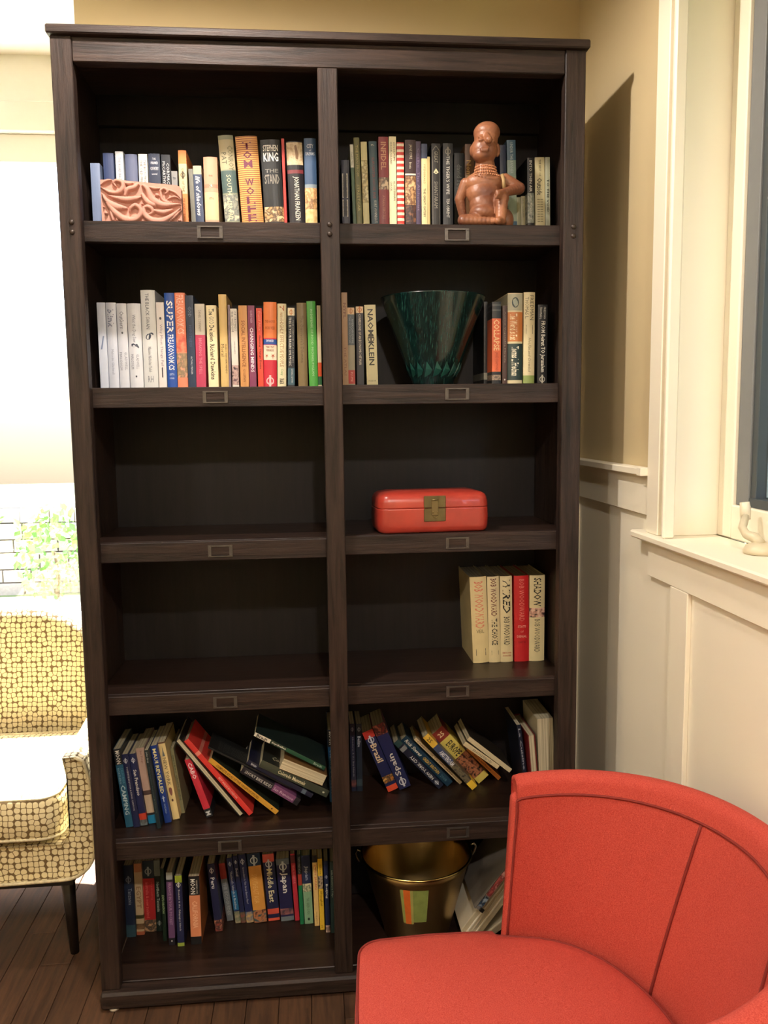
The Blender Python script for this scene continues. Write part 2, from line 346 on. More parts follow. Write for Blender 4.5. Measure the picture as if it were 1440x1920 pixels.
for cx, (x0, x1), zs in ((.3235, (.0165, .6115), ZL), (.929, (.6345, 1.2235), ZR)):
    for k, z in enumerate(zs):
        s_ = bk('shelf', x0, x1, .0566, DP-.0125, z-.026, z, WS)
        lip = bk('shelf_lip', x0, x1, .0347+.0015, .0563, z-.0485, z, WH, .0015, s_)
        # bin label holder: raised frame with a window and four corner rivets
        lx = cx+(.004 if cx > .6 else (.014-.001*k)); zc = z-.0245
        y = .0347
        hold = MB(); w_, h_ = .030, .0145; fw = .0034
        hold.box(lx-w_, lx+w_, y-.0025, y+.001, zc+h_-fw, zc+h_); hold.box(lx-w_, lx+w_, y-.0025, y+.001, zc-h_, zc-h_+fw*.7)
        hold.box(lx-w_, lx-w_+.008, y-.0022, y+.001, zc-h_+fw*.7, zc+h_-fw); hold.box(lx+w_-.008, lx+w_, y-.0022, y+.001, zc-h_+fw*.7, zc+h_-fw)
        for sx in (-1, 1):
            for sz in (-1, 1):
                hold.lathe([(0, .0012), (.0018, .0006), (.0024, 0)], 8, (0, 0, 0)) if 0 else hold.box(lx+sx*(w_-.004)-.0015, lx+sx*(w_-.004)+.0015, y-.0038, y-.0024, zc+sz*(h_-.0035)-.0015, zc+sz*(h_-.0035)+.0015)
        hold.build('label_holder', BRONZE, s_)
for st, cxx in ((sl, .027), (sm, .6215), (sr, 1.215)):
    for zz in (1.972, 1.950):
        b = MB(); b.lathe([(0, .0045), (.003, .004), (.0058, .0022), (.0066, 0)], 14); o = b.build('bolt_head', mat('3c322c', .4, .4), st); o.location = (cxx, 0, zz); o.rotation_euler = (pi/2, 0, 0)

# ================================================================== RED CHAIR (close to the lens, faces left)
def red_fabric():
    m = bpy.data.materials.new('coral_red_weave'); m.use_nodes = True; n = m.node_tree; p = n.nodes['Principled BSDF']
    tc = n.nodes.new('ShaderNodeTexCoord')
    nz = n.nodes.new('ShaderNodeTexNoise'); nz.inputs['Scale'].default_value = 550; nz.inputs['Detail'].default_value = 2
    n2 = n.nodes.new('ShaderNodeTexNoise'); n2.inputs['Scale'].default_value = 5
    n.links.new(tc.outputs['Object'], nz.inputs['Vector']); n.links.new(tc.outputs['Object'], n2.inputs['Vector'])
    r = n.nodes.new('ShaderNodeValToRGB'); e = r.color_ramp.elements; e[0].position = .3; e[0].color = lin('a5382d')+(1,); e[1].position = .7; e[1].color = lin('c25346')+(1,)
    n.links.new(nz.outputs[0], r.inputs[0]); n.links.new(r.outputs[0], p.inputs['Base Color'])
    p.inputs['Roughness'].default_value = .85; p.inputs['Specular IOR Level'].default_value = .2
    b = n.nodes.new('ShaderNodeBump'); b.inputs['Strength'].default_value = .35; b.inputs['Distance'].default_value = .0012
    n.links.new(nz.outputs[0], b.inputs['Height']); n.links.new(b.outputs[0], p.inputs['Normal']); return m
RED = red_fabric(); REDP = mat('7c231a', .8, noise=.05)
rc = thing('barrel_chair', 'coral red upholstered barrel-back chair with piped seams in the right foreground', 'chair', (.98, -.785, FZ))
CY = 0.0
def sgn(v, e): return math.copysign(abs(v)**e, v)
# plan curve of the back: t in [-1,1] from near wing (t=-1, -Y) round the back to the far wing (t=+1, +Y), local coords
def plan(t, a, b_, ex, cx, xt):
    """superellipse rear half, continued straight to the wing tips at x=xt"""
    k = .94
    if abs(t) <= k:
        an = (t/k)*(pi/2); return Vector((cx+a*sgn(cos(an), 2/ex), b_*sgn(sin(an), 2/ex), 0))
    s = (abs(t)-k)/(1-k); return Vector((cx+(xt-cx)*s, math.copysign(b_, t), 0))
ZS = .43-FZ
def ztop(t): return (.770-FZ)+.050*(1-min(1, abs(t)/.98)**1.5)
NT = 72
def ring_at(t, tip=0.0):
    """closed cross-section of the back at parameter t (inner face, rounded top, outer face, underside)"""
    zt = ztop(t)-tip
    inn0 = plan(t, .225, .325, 2.1, -.02, -.045); inn1 = plan(t, .320, .348, 2.0, -.01, -.005)
    out1 = plan(t, .370, .395, 2.0, -.01, -.005); out0 = plan(t, .345, .380, 2.1, -.02, -.035)
    z0 = ZS-.06; zb_ = .20; pts = []
    for k in range(9):
        s = k/8; z = z0+(zt-.018-z0)*s; p = inn0.lerp(inn1, s**1.15); pts.append((p.x, p.y, z))
    for k in range(1, 6):
        a = pi*k/6; c = inn1.lerp(out1, .5-.5*cos(a)); pts.append((c.x, c.y, zt-.018+.018*sin(a)))
    for k in range(9):
        s = 1-k/8; z = zb_+(zt-.018-zb_)*s; p = out0.lerp(out1, s); pts.append((p.x, p.y, z))
    return pts
b = MB(); vs = []; fs = []; rings = []
ts = []
for i in range(NT+1): ts.append(-1+2*i/NT)
tipl = []
for i, t in enumerate(ts):
    e_ = (1-abs(t))/.08; tip = .035*(1-math.sqrt(max(0, 1-(1-e_)**2))) if e_ < 1 else 0
    tipl.append(tip); rings.append(ring_at(t, tip))
n = len(rings[0])
for r_ in rings: vs += r_
for i in range(NT):
    for k in range(n): fs.append((i*n+k, i*n+(k+1) % n, (i+1)*n+(k+1) % n, (i+1)*n+k))
b.add(vs, fs, 0, True)
# rounded wing ends
for i, sg in ((0, -1), (NT, 1)):
    r_ = rings[i]; c = Vector((sum(p[0] for p in r_)/n, sum(p[1] for p in r_)/n, 0)); lay = [r_]
    for s in (.5, 1.0):
        nr = []
        for k, p in enumerate(r_):
            m_ = r_[(22-k) % n] if k <= 22 else p
            mid = (Vector(p)+Vector(r_[22-k]))/2 if k <= 22 else Vector(p)
            q = Vector(p).lerp(mid, .12 if s < 1 else .32); nr.append((q.x-.010*s, q.y, q.z-.004*s))
        lay.append(nr)
    V_ = [p for L_ in lay for p in L_]; F_ = []
    for a in range(2):
        for k in range(n): F_.append((a*n+k, a*n+(k+1) % n, (a+1)*n+(k+1) % n, (a+1)*n+k))
    F_.append(tuple(2*n+k for k in range(n))); b.add(V_, F_, 0, True)
back = b.build('backrest', RED, rc); fix_normals(back)
# piping that follows the inner rim and the front edges of the wings
def inner_pt(t, s, off=.0015):
    zt = ztop(t)-tipl[min(NT, max(0, int(round((t+1)/2*NT))))]
    inn0 = plan(t, .225, .325, 2.1, -.02, -.045); inn1 = plan(t, .320, .348, 2.0, -.01, -.005)
    z0 = ZS-.06; p = inn0.lerp(inn1, s**1.15); nrm = Vector((p.x+.02, p.y, 0)).normalized()
    return Vector((p.x, p.y, z0+(zt-.018-z0)*s))-nrm*off
pp = []
tt = [-.985+1.97*i/90 for i in range(91)]
for s in (.1, .3, .5, .7, .85): pp.append(inner_pt(-.985, s))
for a in range(1, 5): pp.append(inner_pt(-.985+.05*a/4*.9, .85+.09*sin(a/4*pi/2)))
pp += [inner_pt(t, .945) for t in tt if abs(t) < .93]
for a in range(4, 0, -1): pp.append(inner_pt(.985-.05*a/4*.9, .85+.09*sin(a/4*pi/2)))
for s in (.85, .7, .5, .3, .1): pp.append(inner_pt(.985, s))
b = MB(); b.tube(pp, .0026, 6); b.build('piping', REDP, back)
for t0 in (.235, -.235):
    b = MB(); b.tube([inner_pt(t0+(.03 if t0 > 0 else -.03)*(1-k/10), .1+.84*k/10) for k in range(11)], .0028, 6); b.build('seam', REDP, back)
# seat cushion: T-shaped plan, crowned top
def seat_outline():
    P = []
    def arc(cx, cy, r, a0, a1, k=6):
        for i in range(k+1): a = math.radians(a0+(a1-a0)*i/k); P.append((cx+r*cos(a), cy+r*sin(a)))
    # front edge bows outwards; ears in front of both wings
    X0, YE, R = -.350, .346, .050
    arc(X0+R+.004, YE-R, R, 178, 95)
    P.append((-.20, YE+.006)); P.append((-.12, YE+.004)); P.append((-.062, YE))
    P.append((-.056, YE-.012))
    for i in range(1, 24):
        t = .97-1.94*i/24; q = plan(t, .222, .322, 2.1, -.02, -.06); P.append((q.x, q.y))
    P.append((-.056, -YE+.012)); P.append((-.062, -YE)); P.append((-.12, -YE-.004)); P.append((-.20, -YE-.006))
    arc(X0+R+.004, -YE+R, R, 265, 182)
    for i in range(1, 8):
        y = -(YE-R)+(2*(YE-R))*i/8; P.append((X0-.016*(1-(y/(YE-R))**2)+.004, y))
    return P
SO = seat_outline(); n = len(SO); cxs, cys = -.08, 0
def lay(s, z): return [(cxs+(x_-cxs)*s, cys+(y_-cys)*s, z) for x_, y_ in SO]
ztp = .447-FZ
Ls = [lay(.975, ztp-.145), lay(1.0, ztp-.135), lay(1.012, ztp-.07), lay(1.0, ztp-.012), lay(.992, ztp-.002), lay(.975, ztp+.003), lay(.9, ztp+.010), lay(.7, ztp+.020), lay(.4, ztp+.027), lay(.12, ztp+.029)]
b = MB(); V_ = [p for L_ in Ls for p in L_]; F_ = []
for a in range(len(Ls)-1):
    for k in range(n): F_.append((a*n+k, a*n+(k+1) % n, (a+1)*n+(k+1) % n, (a+1)*n+k))
F_.append(tuple((len(Ls)-1)*n+k for k in range(n))); F_.append(tuple(range(n))[::-1]); b.add(V_, F_, 0, True)
seat = b.build('seat', RED, rc); fix_normals(seat)
b = MB(); b.tube([(x_, y_, ztp+.0005) for x_, y_, z_ in lay(.990, 0)], .0026, 6, closed=True); b.build('piping', REDP, seat)
b = MB(); V0 = lay(.90, .20); V1 = lay(.96, ztp-.1455); b.add(V0+V1, [(k, (k+1) % n, n+(k+1) % n, n+k) for k in range(n)]+[tuple(range(n))[::-1], tuple(n+k for k in range(n))], 0, True)
fr = b.build('seat_frame', RED, rc); fix_normals(fr)
for lx, ly in ((-.29, .25), (-.29, -.25), (.20, .24), (.20, -.24)):
    b = MB(); b.tube([(lx, ly, .205), (lx+(.0 if lx < 0 else .03), ly*1.04, 0)], [.022, .013], 12); b.build('leg', mat('2a1c14', .4), rc)

# ================================================================== DOTTED ARMCHAIR (left, behind the bookcase plane)
def dots():
    """printed dots: a flat cell pattern laid on whichever way each face looks"""
    m = bpy.data.materials.new('cream_dot_weave'); m.use_nodes = True; n = m.node_tree; p = n.nodes['Principled BSDF']; L = n.links.new
    tc = n.nodes.new('ShaderNodeTexCoord'); sp = n.nodes.new('ShaderNodeSeparateXYZ'); L(tc.outputs['Object'], sp.inputs[0])
    ab = n.nodes.new('ShaderNodeVectorMath'); ab.operation = 'ABSOLUTE'; L(tc.outputs['Normal'], ab.inputs[0]); sn = n.nodes.new('ShaderNodeSeparateXYZ'); L(ab.outputs[0], sn.inputs[0])
    def comb(a, b):
        c = n.nodes.new('ShaderNodeCombineXYZ'); L(sp.outputs[a], c.inputs[0]); L(sp.outputs[b], c.inputs[1]); return c.outputs[0]
    def gt(a, b):
        c = n.nodes.new('ShaderNodeMath'); c.operation = 'GREATER_THAN'; L(a, c.inputs[0]); L(b, c.inputs[1]); return c.outputs[0]
    def mixv(f, a, b):
        c = n.nodes.new('ShaderNodeMix'); c.data_type = 'VECTOR'; L(f, c.inputs[0]); L(a, c.inputs[4]); L(b, c.inputs[5]); return c.outputs[1]
    v1 = mixv(gt(sn.outputs[2], sn.outputs[1]), comb(0, 2), comb(0, 1))
    mx = n.nodes.new('ShaderNodeMath'); mx.operation = 'MAXIMUM'; L(sn.outputs[1], mx.inputs[0]); L(sn.outputs[2], mx.inputs[1])
    v2 = mixv(gt(sn.outputs[0], mx.outputs[0]), v1, comb(1, 2))
    v = n.nodes.new('ShaderNodeTexVoronoi'); v.voronoi_dimensions = '2D'; v.inputs['Scale'].default_value = 62; v.inputs['Randomness'].default_value = .42; L(v2, v.inputs['Vector'])
    ve = n.nodes.new('ShaderNodeTexVoronoi'); ve.voronoi_dimensions = '2D'; ve.feature = 'DISTANCE_TO_EDGE'; ve.inputs['Scale'].default_value = 62; ve.inputs['Randomness'].default_value = .42; L(v2, ve.inputs['Vector'])
    lt = n.nodes.new('ShaderNodeMath'); lt.operation = 'LESS_THAN'; lt.inputs[1].default_value = .055; L(ve.outputs['Distance'], lt.inputs[0])
    ad = n.nodes.new('ShaderNodeMath'); ad.operation = 'ADD'; L(v.outputs['Distance'], ad.inputs[0]); L(lt.outputs[0], ad.inputs[1])
    r = n.nodes.new('ShaderNodeValToRGB'); e = r.color_ramp.elements; e[0].position = .47; e[0].color = lin('dccfa4')+(1,); e[1].position = .53; e[1].color = lin('6e5936')+(1,)
    L(ad.outputs[0], r.inputs[0]); L(r.outputs[0], p.inputs['Base Color']); p.inputs['Roughness'].default_value = .75; return m
DOT = dots(); DOTP = mat('c4b894', .7, noise=.25, nscale=120)
ac = thing('dotted_armchair', 'cream armchair with brown-edged dot pattern and dark tapered legs, left of the bookcase', 'armchair', (-.42, .13, FZ))
# shell: side arm + base rail, front frame read as one rounded U; local origin at front centre, back = +Y
def rrect(w, h, r, k=6):
    P = []
    for cx, cy, a0 in ((w/2-r, h/2-r, 0), (-w/2+r, h/2-r, 90), (-w/2+r, -h/2+r, 180), (w/2-r, -h/2+r, 270)):
        for i in range(k+1): a = math.radians(a0+90*i/k); P.append((cx+r*cos(a), cy+r*sin(a)))
    return P
HWD = .375
def U_section(topz, inner, thick):
    """outline (x,z) of the U shaped front frame, outer then inner, open at the top"""
    O = []; I = []
    zb_, R = .285, .085
    O.append((HWD-.028, topz)); O.append((HWD-.006, topz-.012)); O.append((HWD+.002, topz-.04))
    for s in (.25, .5, .75): O.append((HWD+.012, topz-.04-(topz-.04-zb_-R)*s))
    for i in range(0, 8): a = math.radians(0-90*i/7); O.append((HWD+.012-R+R*cos(a), zb_+R+R*sin(a)))
    O.append((.12, zb_-.004)); O.append((0, zb_-.005))
    return O
def shell(depths):
    b = MB(); rows = []
    for y, tz, flare, inset in depths:
        O = [(x_*1.0+ (flare if x_ > .2 else 0), z_) for x_, z_ in U_section(tz, 0, 0)]
        full = O+[(-x_, z_) for x_, z_ in O[::-1][1:]]
        full = [(x_*(1-inset), .285+(z_-.285)*(1-inset*.3)) for x_, z_ in full]
        innr = []
        th_ = .062
        zi = .385
        innr += [(-(HWD-.06)+.0, tz-.002), (-(HWD-.052), tz-.05), (-(HWD-.052), zi+.04), (-(HWD-.07), zi), (0, zi-.004), (HWD-.07, zi), (HWD-.052, zi+.04), (HWD-.052, tz-.05), (HWD-.06, tz-.002)]
        rows.append([(x_, y, z_) for x_, z_ in full+innr])
    n_ = len(rows[0]); V_ = [p for r_ in rows for p in r_]; F_ = []
    for a in range(len(rows)-1):
        for k in range(n_): F_.append((a*n_+k, a*n_+(k+1) % n_, (a+1)*n_+(k+1) % n_, (a+1)*n_+k))
    F_.append(tuple(range(n_))[::-1]); F_.append(tuple((len(rows)-1)*n_+k for k in range(n_))); b.add(V_, F_, 0, False)
    return b
sh = shell([(.012, .62, 0, .012), (0, .625, 0, 0), (.0, .625, 0, 0), (.18, .635, -.0, 0), (.42, .66, -.01, .03), (.60, .70, -.02, .08)]).build('shell', DOT, ac); fix_normals(sh)
O = U_section(.625, 0, 0); wl = [(x_, -.002, z_) for x_, z_ in O]+[(-x_, -.002, z_) for x_, z_ in O[::-1][1:]]
b = MB(); b.tube(wl, .0045, 6); b.build('piping', DOTP, sh)
def cushion(w, d, z0, z1, r=.05, crown=.02):
    P = rrect(w, d, r); n_ = len(P); b = MB(); Ls = []
    for s, z in ((.94, z0), (.99, z0+.012), (1.0, (z0+z1)/2), (.99, z1-.012), (.965, z1), (.8, z1+crown*.6), (.4, z1+crown)): Ls.append([(x_*s, d/2+y_*s, z) for x_, y_ in P])
    V_ = [p for L_ in Ls for p in L_]; F_ = []
    for a in range(len(Ls)-1):
        for k in range(n_): F_.append((a*n_+k, a*n_+(k+1) % n_, (a+1)*n_+(k+1) % n_, (a+1)*n_+k))
    F_.append(tuple(range(n_))[::-1]); F_.append(tuple((len(Ls)-1)*n_+k for k in range(n_))); b.add(V_, F_, 0, True); return b, Ls
b, Ls = cushion(.605, .50, .395, .515); cu_ = b.build('seat_cushion', DOT, ac, (0, -.012, 0)); fix_normals(cu_)
for L_ in (Ls[1], Ls[4]):
    q = MB(); q.tube(L_, .004, 6, closed=True); q.build('piping', DOTP, cu_)
# curved back
b = MB(); rows = []
for i in range(25):
    a = -1+2*i/24; x_ = .36*a; yb_ = .64-.10*abs(a)**3; zt = .90-.24*abs(a)**2.6
    rows.append([(x_, yb_-.12, .40), (x_, yb_-.085, .55), (x_*1.02, yb_-.045, zt-.05), (x_*1.02, yb_-.03, zt-.012), (x_*1.02, yb_, zt), (x_*1.02, yb_+.03, zt-.012), (x_*1.02, yb_+.04, zt-.05), (x_, yb_+.02, .30), (x_, yb_-.05, .30)])
n_ = 9; V_ = [p for r_ in rows for p in r_]; F_ = []
for a in range(24):
    for k in range(n_): F_.append((a*n_+k, a*n_+(k+1) % n_, (a+1)*n_+(k+1) % n_, (a+1)*n_+k))
F_.append(tuple(range(n_))[::-1]); F_.append(tuple(24*n_+k for k in range(n_))); b.add(V_, F_, 0, True); bb_ = b.build('backrest', DOT, ac); fix_normals(bb_)
b = MB(); b.box(-.31, .31, .05, .55, .24, .282); b.build('seat_frame', mat('1a1614', .6), ac)
for lx, ly, dx, dy in ((.285, .12, .0, -.005), (-.285, .12, 0, -.005), (.25, .5, .02, .06), (-.25, .5, -.02, .06)):
    b = MB(); b.tube([(lx-.012*(1 if lx > 0 else -1), ly, .26), (lx+dx, ly+dy, 0)], [.021, .012], 14); b.build('leg', mat('17120f', .35), ac)

# ================================================================== CARVED BLOCK (top left shelf)
def carved():
    S = [ # strokes: (x, y, half width) in plate units 0..1215 x 0..650
     [(10,120,10),(140,190,30),(270,190,38),(340,120,42),(330,40,38),(250,15,32),(205,50,24),(235,100,14)],
     [(15,80,12),(90,25,26),(170,8,12)], [(345,25,16),(415,50,32),(490,30,10)],
     [(100,230,6),(220,270,34),(370,290,50),(510,270,42),(600,240,10)], [(370,225,28),(410,140,42),(510,100,42),(560,50,28)],
     [(650,60,30),(710,120,46),(740,200,56),(790,280,66),(930,340,56),(1090,330,34),(1200,300,6)], [(630,200,28),(690,300,48),(790,350,46)],
     [(845,190,30),(850,192,30)], [(900,120,22),(960,80,28),(1010,120,26),(980,160,18)], [(905,120,20),(920,240,26),(990,290,22),(1190,262,6)],
     [(1040,100,14),(1120,130,24),(1210,200,12)], [(1010,240,8),(1110,200,24),(1210,222,8)], [(730,70,8),(810,90,28),(900,80,8)],
     [(30,220,16),(90,320,40),(220,400,60),(370,420,26)], [(40,230,18),(120,380,44),(220,500,54),(340,580,54),(490,590,46),(580,520,44),(590,430,38),(520,370,38),(450,410,32),(430,470,14)],
     [(640,400,28),(650,500,46),(740,580,54),(890,600,58),(1020,540,46),(1130,450,28),(1200,360,5)], [(640,400,26),(700,380,38),(760,410,38),(770,470,28),(710,500,18)],
     [(810,440,28),(940,460,48),(1070,410,18)], [(620,340,18),(622,342,18)], [(615,600,18),(617,602,18)], [(40,410,12),(42,412,12)], [(70,500,26),(72,502,28)],
     [(120,420,16),(150,520,26),(170,600,24)], [(190,500,8),(230,600,16)], [(20,632,12),(300,640,12),(600,640,10)], [(1210,400,8),(1110,520,26),(990,630,10)], [(1175,580,24),(1177,582,26)]]
    segs = []
    for st in S:
        P = []
        for i in range(len(st)-1):   # catmull rom
            p0 = st[max(0, i-1)]; p1 = st[i]; p2 = st[i+1]; p3 = st[min(len(st)-1, i+2)]
            for k in range(6):
                t = k/6; P.append(tuple(.5*((2*p1[j])+(-p0[j]+p2[j])*t+(2*p0[j]-5*p1[j]+4*p2[j]-p3[j])*t*t+(-p0[j]+3*p1[j]-3*p2[j]+p3[j])*t**3) for j in range(3)))
        P.append(st[-1]); segs.append(P)
    NX, NY = 172, 92; H = [[0]*(NX+1) for _ in range(NY+1)]
    for P in segs:
        for x_, y_, w_ in P:
            w_ = max(w_, 5); i0 = int((x_-w_)/1215*NX); i1 = int((x_+w_)/1215*NX)+1; j0 = int((y_-w_)/650*NY); j1 = int((y_+w_)/650*NY)+1
            for j in range(max(0, j0), min(NY, j1)+1):
                for i in range(max(0, i0), min(NX, i1)+1):
                    dd = math.hypot(i/NX*1215-x_, j/NY*650-y_)/w_
                    if dd < 1: H[j][i] = max(H[j][i], math.sqrt(1-dd**2.6)*(.45+.55*min(1, w_/40)))
    return H, NX, NY
H_, NX, NY = carved()
CLAY = mat('bb8878', .7, noise=.08, nscale=30, bump=.15, bscale=150)
cb = thing('carved_block', 'pink terracotta block carved with curling leaves in front of books on the top left shelf', 'carving', (.0815, .062, 1.98416), (0, 0, math.radians(3)))
Wd, Hh_, Dp = .187, .101, .042
b = MB(); V_ = []; F_ = []
for j in range(NY+1):
    for i in range(NX+1):
        u_ = i/NX; v_ = 1-j/NY; topdrop = .012*max(0, u_-.25)
        V_.append((u_*Wd, -.011*H_[j][i]+.002, v_*(Hh_-topdrop-.006*max(0, (u_-.93)/.07)**2)))
for j in range(NY):
    for i in range(NX): a = j*(NX+1)+i; F_.append((a, a+NX+1, a+NX+2, a+1))
b.add(V_, F_, 0, True); o = b.build('carved_face', CLAY, cb)
per = [j*(NX+1) for j in range(NY+1)]+[NY*(NX+1)+i for i in range(1, NX+1)]+[j*(NX+1)+NX for j in range(NY-1, -1, -1)]+[i for i in range(NX-1, 0, -1)]
b = MB(); m_ = len(per); PV = [V_[k] for k in per]+[(V_[k][0], Dp, V_[k][2]) for k in per]
b.add(PV, [(k, (k+1) % m_, m_+(k+1) % m_, m_+k) for k in range(m_)]+[tuple(m_+k for k in range(m_))]); o = b.build('block_body', CLAY, cb); fix_normals(o)

# ================================================================== CLAY FIGURE (top right shelf)
def clay_mat():
    m = bpy.data.materials.new('burnished_clay'); m.use_nodes = True; n = m.node_tree; p = n.nodes['Principled BSDF']
    tc = n.nodes.new('ShaderNodeTexCoord'); nz = n.nodes.new('ShaderNodeTexNoise'); nz.inputs['Scale'].default_value = 16; nz.inputs['Detail'].default_value = 5
    n.links.new(tc.outputs['Object'], nz.inputs['Vector']); r = n.nodes.new('ShaderNodeValToRGB'); e = r.color_ramp.elements
    e[0].position = .32; e[0].color = lin('6a3e2c')+(1,); e[1].position = .68; e[1].color = lin('a8704e')+(1,)
    n.links.new(nz.outputs[0], r.inputs[0]); n.links.new(r.outputs[0], p.inputs['Base Color']); p.inputs['Roughness'].default_value = .42
    b = n.nodes.new('ShaderNodeBump'); b.inputs['Strength'].default_value = .3; b.inputs['Distance'].default_value = .002; n.links.new(nz.outputs[0], b.inputs['Height']); n.links.new(b.outputs[0], p.inputs['Normal']); return m
CL2 = clay_mat()
fg = thing('clay_figure', 'reddish-brown clay seated figure, arm on raised knee, on the top right shelf', 'figurine', (1.02, .095, 1.98314))
bm = bmesh.new(); rf = random.Random(2)
U_ = .000176
def P3(x, y, d=0): return Vector(((x-770)*U_, d, (1640-y)*U_*.94))
def ell(c, r, rot=None, sub=3):
    q = bmesh.ops.create_icosphere(bm, subdivisions=sub, radius=1)
    Mx = Matrix.Translation(c) @ (rot or Matrix()) @ Matrix.Diagonal((r[0], r[1], r[2], 1))
    bmesh.ops.transform(bm, matrix=Mx, verts=q['verts'])
def limb(a, b_, ra, rb, k=7):
    for i in range(k+1): t = i/k; r = ra+(rb-ra)*t; ell(a.lerp(b_, t), (r, r, r), sub=2)
# head with high domed cap, face, jaw, nose, brow, ear
ell(P3(775, 235, .004), (.0335, .034, .0265)); ell(P3(760, 330, 0), (.030, .030, .030)); ell(P3(728, 500, -.004), (.0335, .030, .034)); ell(P3(690, 590, -.012), (.024, .022, .018))
limb(P3(735, 330, -.030), P3(742, 430, -.046), .006, .0095); ell(P3(720, 430, -.040), (.006, .006, .005)); ell(P3(765, 432, -.040), (.006, .006, .005))
limb(P3(640, 345, -.024), P3(835, 345, -.022), .0045, .0045, 9); ell(P3(655, 400, -.029), (.0075, .004, .0045)); ell(P3(815, 400, -.026), (.0075, .004, .0045))
limb(P3(655, 540, -.033), P3(740, 535, -.035), .0032, .0032, 6); limb(P3(660, 562, -.033), P3(735, 558, -.034), .0034, .0034, 6)
ell(P3(925, 480, .004), (.008, .008, .017)); ell(P3(560, 500, .002), (.006, .007, .014))
# neck, torso, belly
limb(P3(750, 640, .006), P3(755, 860, .006), .0235, .030); ell(P3(760, 960, .008), (.052, .030, .030)); ell(P3(740, 1120, .006), (.044, .031, .038)); ell(P3(735, 1290, .004), (.037, .032, .036)); ell(P3(720, 1420, .0), (.036, .036, .024)); ell(P3(745, 1540, .02), (.060, .050, .020))
# far arm hanging behind the hip
limb(P3(480, 960, .014), P3(400, 1180, .02), .015, .013); limb(P3(400, 1180, .02), P3(470, 1500, .026), .013, .010)
# near arm: shoulder, elbow, forearm on the knee, hand with fingers
limb(P3(1040, 930, .006), P3(1240, 1040, .0), .020, .016); limb(P3(1240, 1045, .0), P3(960, 1155, -.030), .015, .010); limb(P3(960, 1155, -.030), P3(880, 1180, -.042), .010, .008)
for i in range(4): limb(P3(900+i*22, 1165, -.044+i*.003), P3(840+i*26, 1255, -.050+i*.003), .0042, .0034, 5)
limb(P3(900, 1150, -.036), P3(862, 1150, -.044), .0042, .0036, 4)
# raised leg: thigh, knee, shin, foot
limb(P3(850, 1480, .012), P3(960, 1230, -.022), .020, .019); limb(P3(958, 1230, -.024), P3(930, 1560, -.036), .0175, .014); limb(P3(925, 1580, -.036), P3(860, 1600, -.058), .012, .009)
# folded leg along the shelf
limb(P3(690, 1520, -.010), P3(400, 1560, -.030), .017, .015); limb(P3(395, 1572, -.034), P3(800, 1590, -.046), .013, .010); ell(P3(1080, 1480, .03), (.022, .026, .030))
me = bpy.data.meshes.new('figure_body'); bm.to_mesh(me); bm.free(); me.materials.append(CL2)
body = link('figure_body', me, fg)
rm = body.modifiers.new('r', 'REMESH'); rm.mode = 'VOXEL'; rm.voxel_size = .0018; rm.use_smooth_shade = True
sm_ = body.modifiers.new('s', 'SMOOTH'); sm_.iterations = 2; sm_.factor = .5
dg = bpy.context.evaluated_depsgraph_get(); me2 = bpy.data.meshes.new_from_object(body.evaluated_get(dg)); body.modifiers.clear(); body.data = me2
for p in me2.polygons: p.use_smooth = True
zmin = min(v.co.z for v in me2.vertices); body.location = (0, 0, -zmin)
# raised dots of the neck collar (three rows)
b = MB()
for rw, (yy, rr) in enumerate(((745, .0268), (790, .0285), (835, .0305), (880, .036))):
    for i in range(15):
        a = math.radians(-165+150*i/14); c = P3(753, yy, .006)+Vector((rr*cos(a), rr*.98*sin(a), -zmin))
        b.lathe([(0, .0021), (.0015, .0015), (.0021, 0), (.0015, -.0015), (0, -.0021)], 6, c)
b.build('collar_dots', mat('c98a62', .4), fg)['kind'] = 'stuff'
b = MB(); b.tube([P3(975, 870, -.014)+Vector((0, 0, -zmin)), P3(985, 960, -.022)+Vector((0, 0, -zmin)), P3(990, 1080, -.024)+Vector((0, 0, -zmin))], .0045, 8); b.build('shoulder_strap', mat('a88a5c', .5), fg)

# ================================================================== GREEN BOWL (second right shelf)
def vase_mat():
    m = bpy.data.materials.new('deep_green_glass'); m.use_nodes = True; n = m.node_tree; p = n.nodes['Principled BSDF']
    tc = n.nodes.new('ShaderNodeTexCoord'); mp = n.nodes.new('ShaderNodeMapping'); mp.inputs['Rotation'].default_value = (0, math.radians(58), 0); mp.inputs['Scale'].default_value = (16, 4, 1.2)
    nz = n.nodes.new('ShaderNodeTexNoise'); nz.inputs['Scale'].default_value = 22; nz.inputs['Detail'].default_value = 6
    n.links.new(tc.outputs['Object'], mp.inputs[0]); n.links.new(mp.outputs[0], nz.inputs['Vector'])
    r = n.nodes.new('ShaderNodeValToRGB'); e = r.color_ramp.elements; e[0].position = .42; e[0].color = lin('081716')+(1,); e[1].position = .62; e[1].color = lin('12332f')+(1,); e.new(.75).color = lin('34564c')+(1,)
    n.links.new(nz.outputs[0], r.inputs[0]); n.links.new(r.outputs[0], p.inputs['Base Color']); p.inputs['Roughness'].default_value = .22; p.inputs['Coat Weight'].default_value = .4
    return m
VM = vase_mat()
vs_ = thing('green_bowl', 'large dark green flared bowl with streaked surface and leaf band near its foot', 'bowl', (.897, .195, 1.5971))
prof = [(0, .0), (.050, .0), (.054, .003), (.056, .012), (.066, .035), (.076, .062), (.092, .105), (.108, .148), (.122, .185), (.132, .212), (.1385, .229), (.1395, .2315), (.137, .231), (.130, .212), (.119, .183), (.104, .146), (.088, .104), (.071, .062), (.058, .03), (0, .022)]
b = MB(); b.lathe(prof, 64); o = b.build('bowl_body', VM, vs_); fix_normals(o)
b = MB()
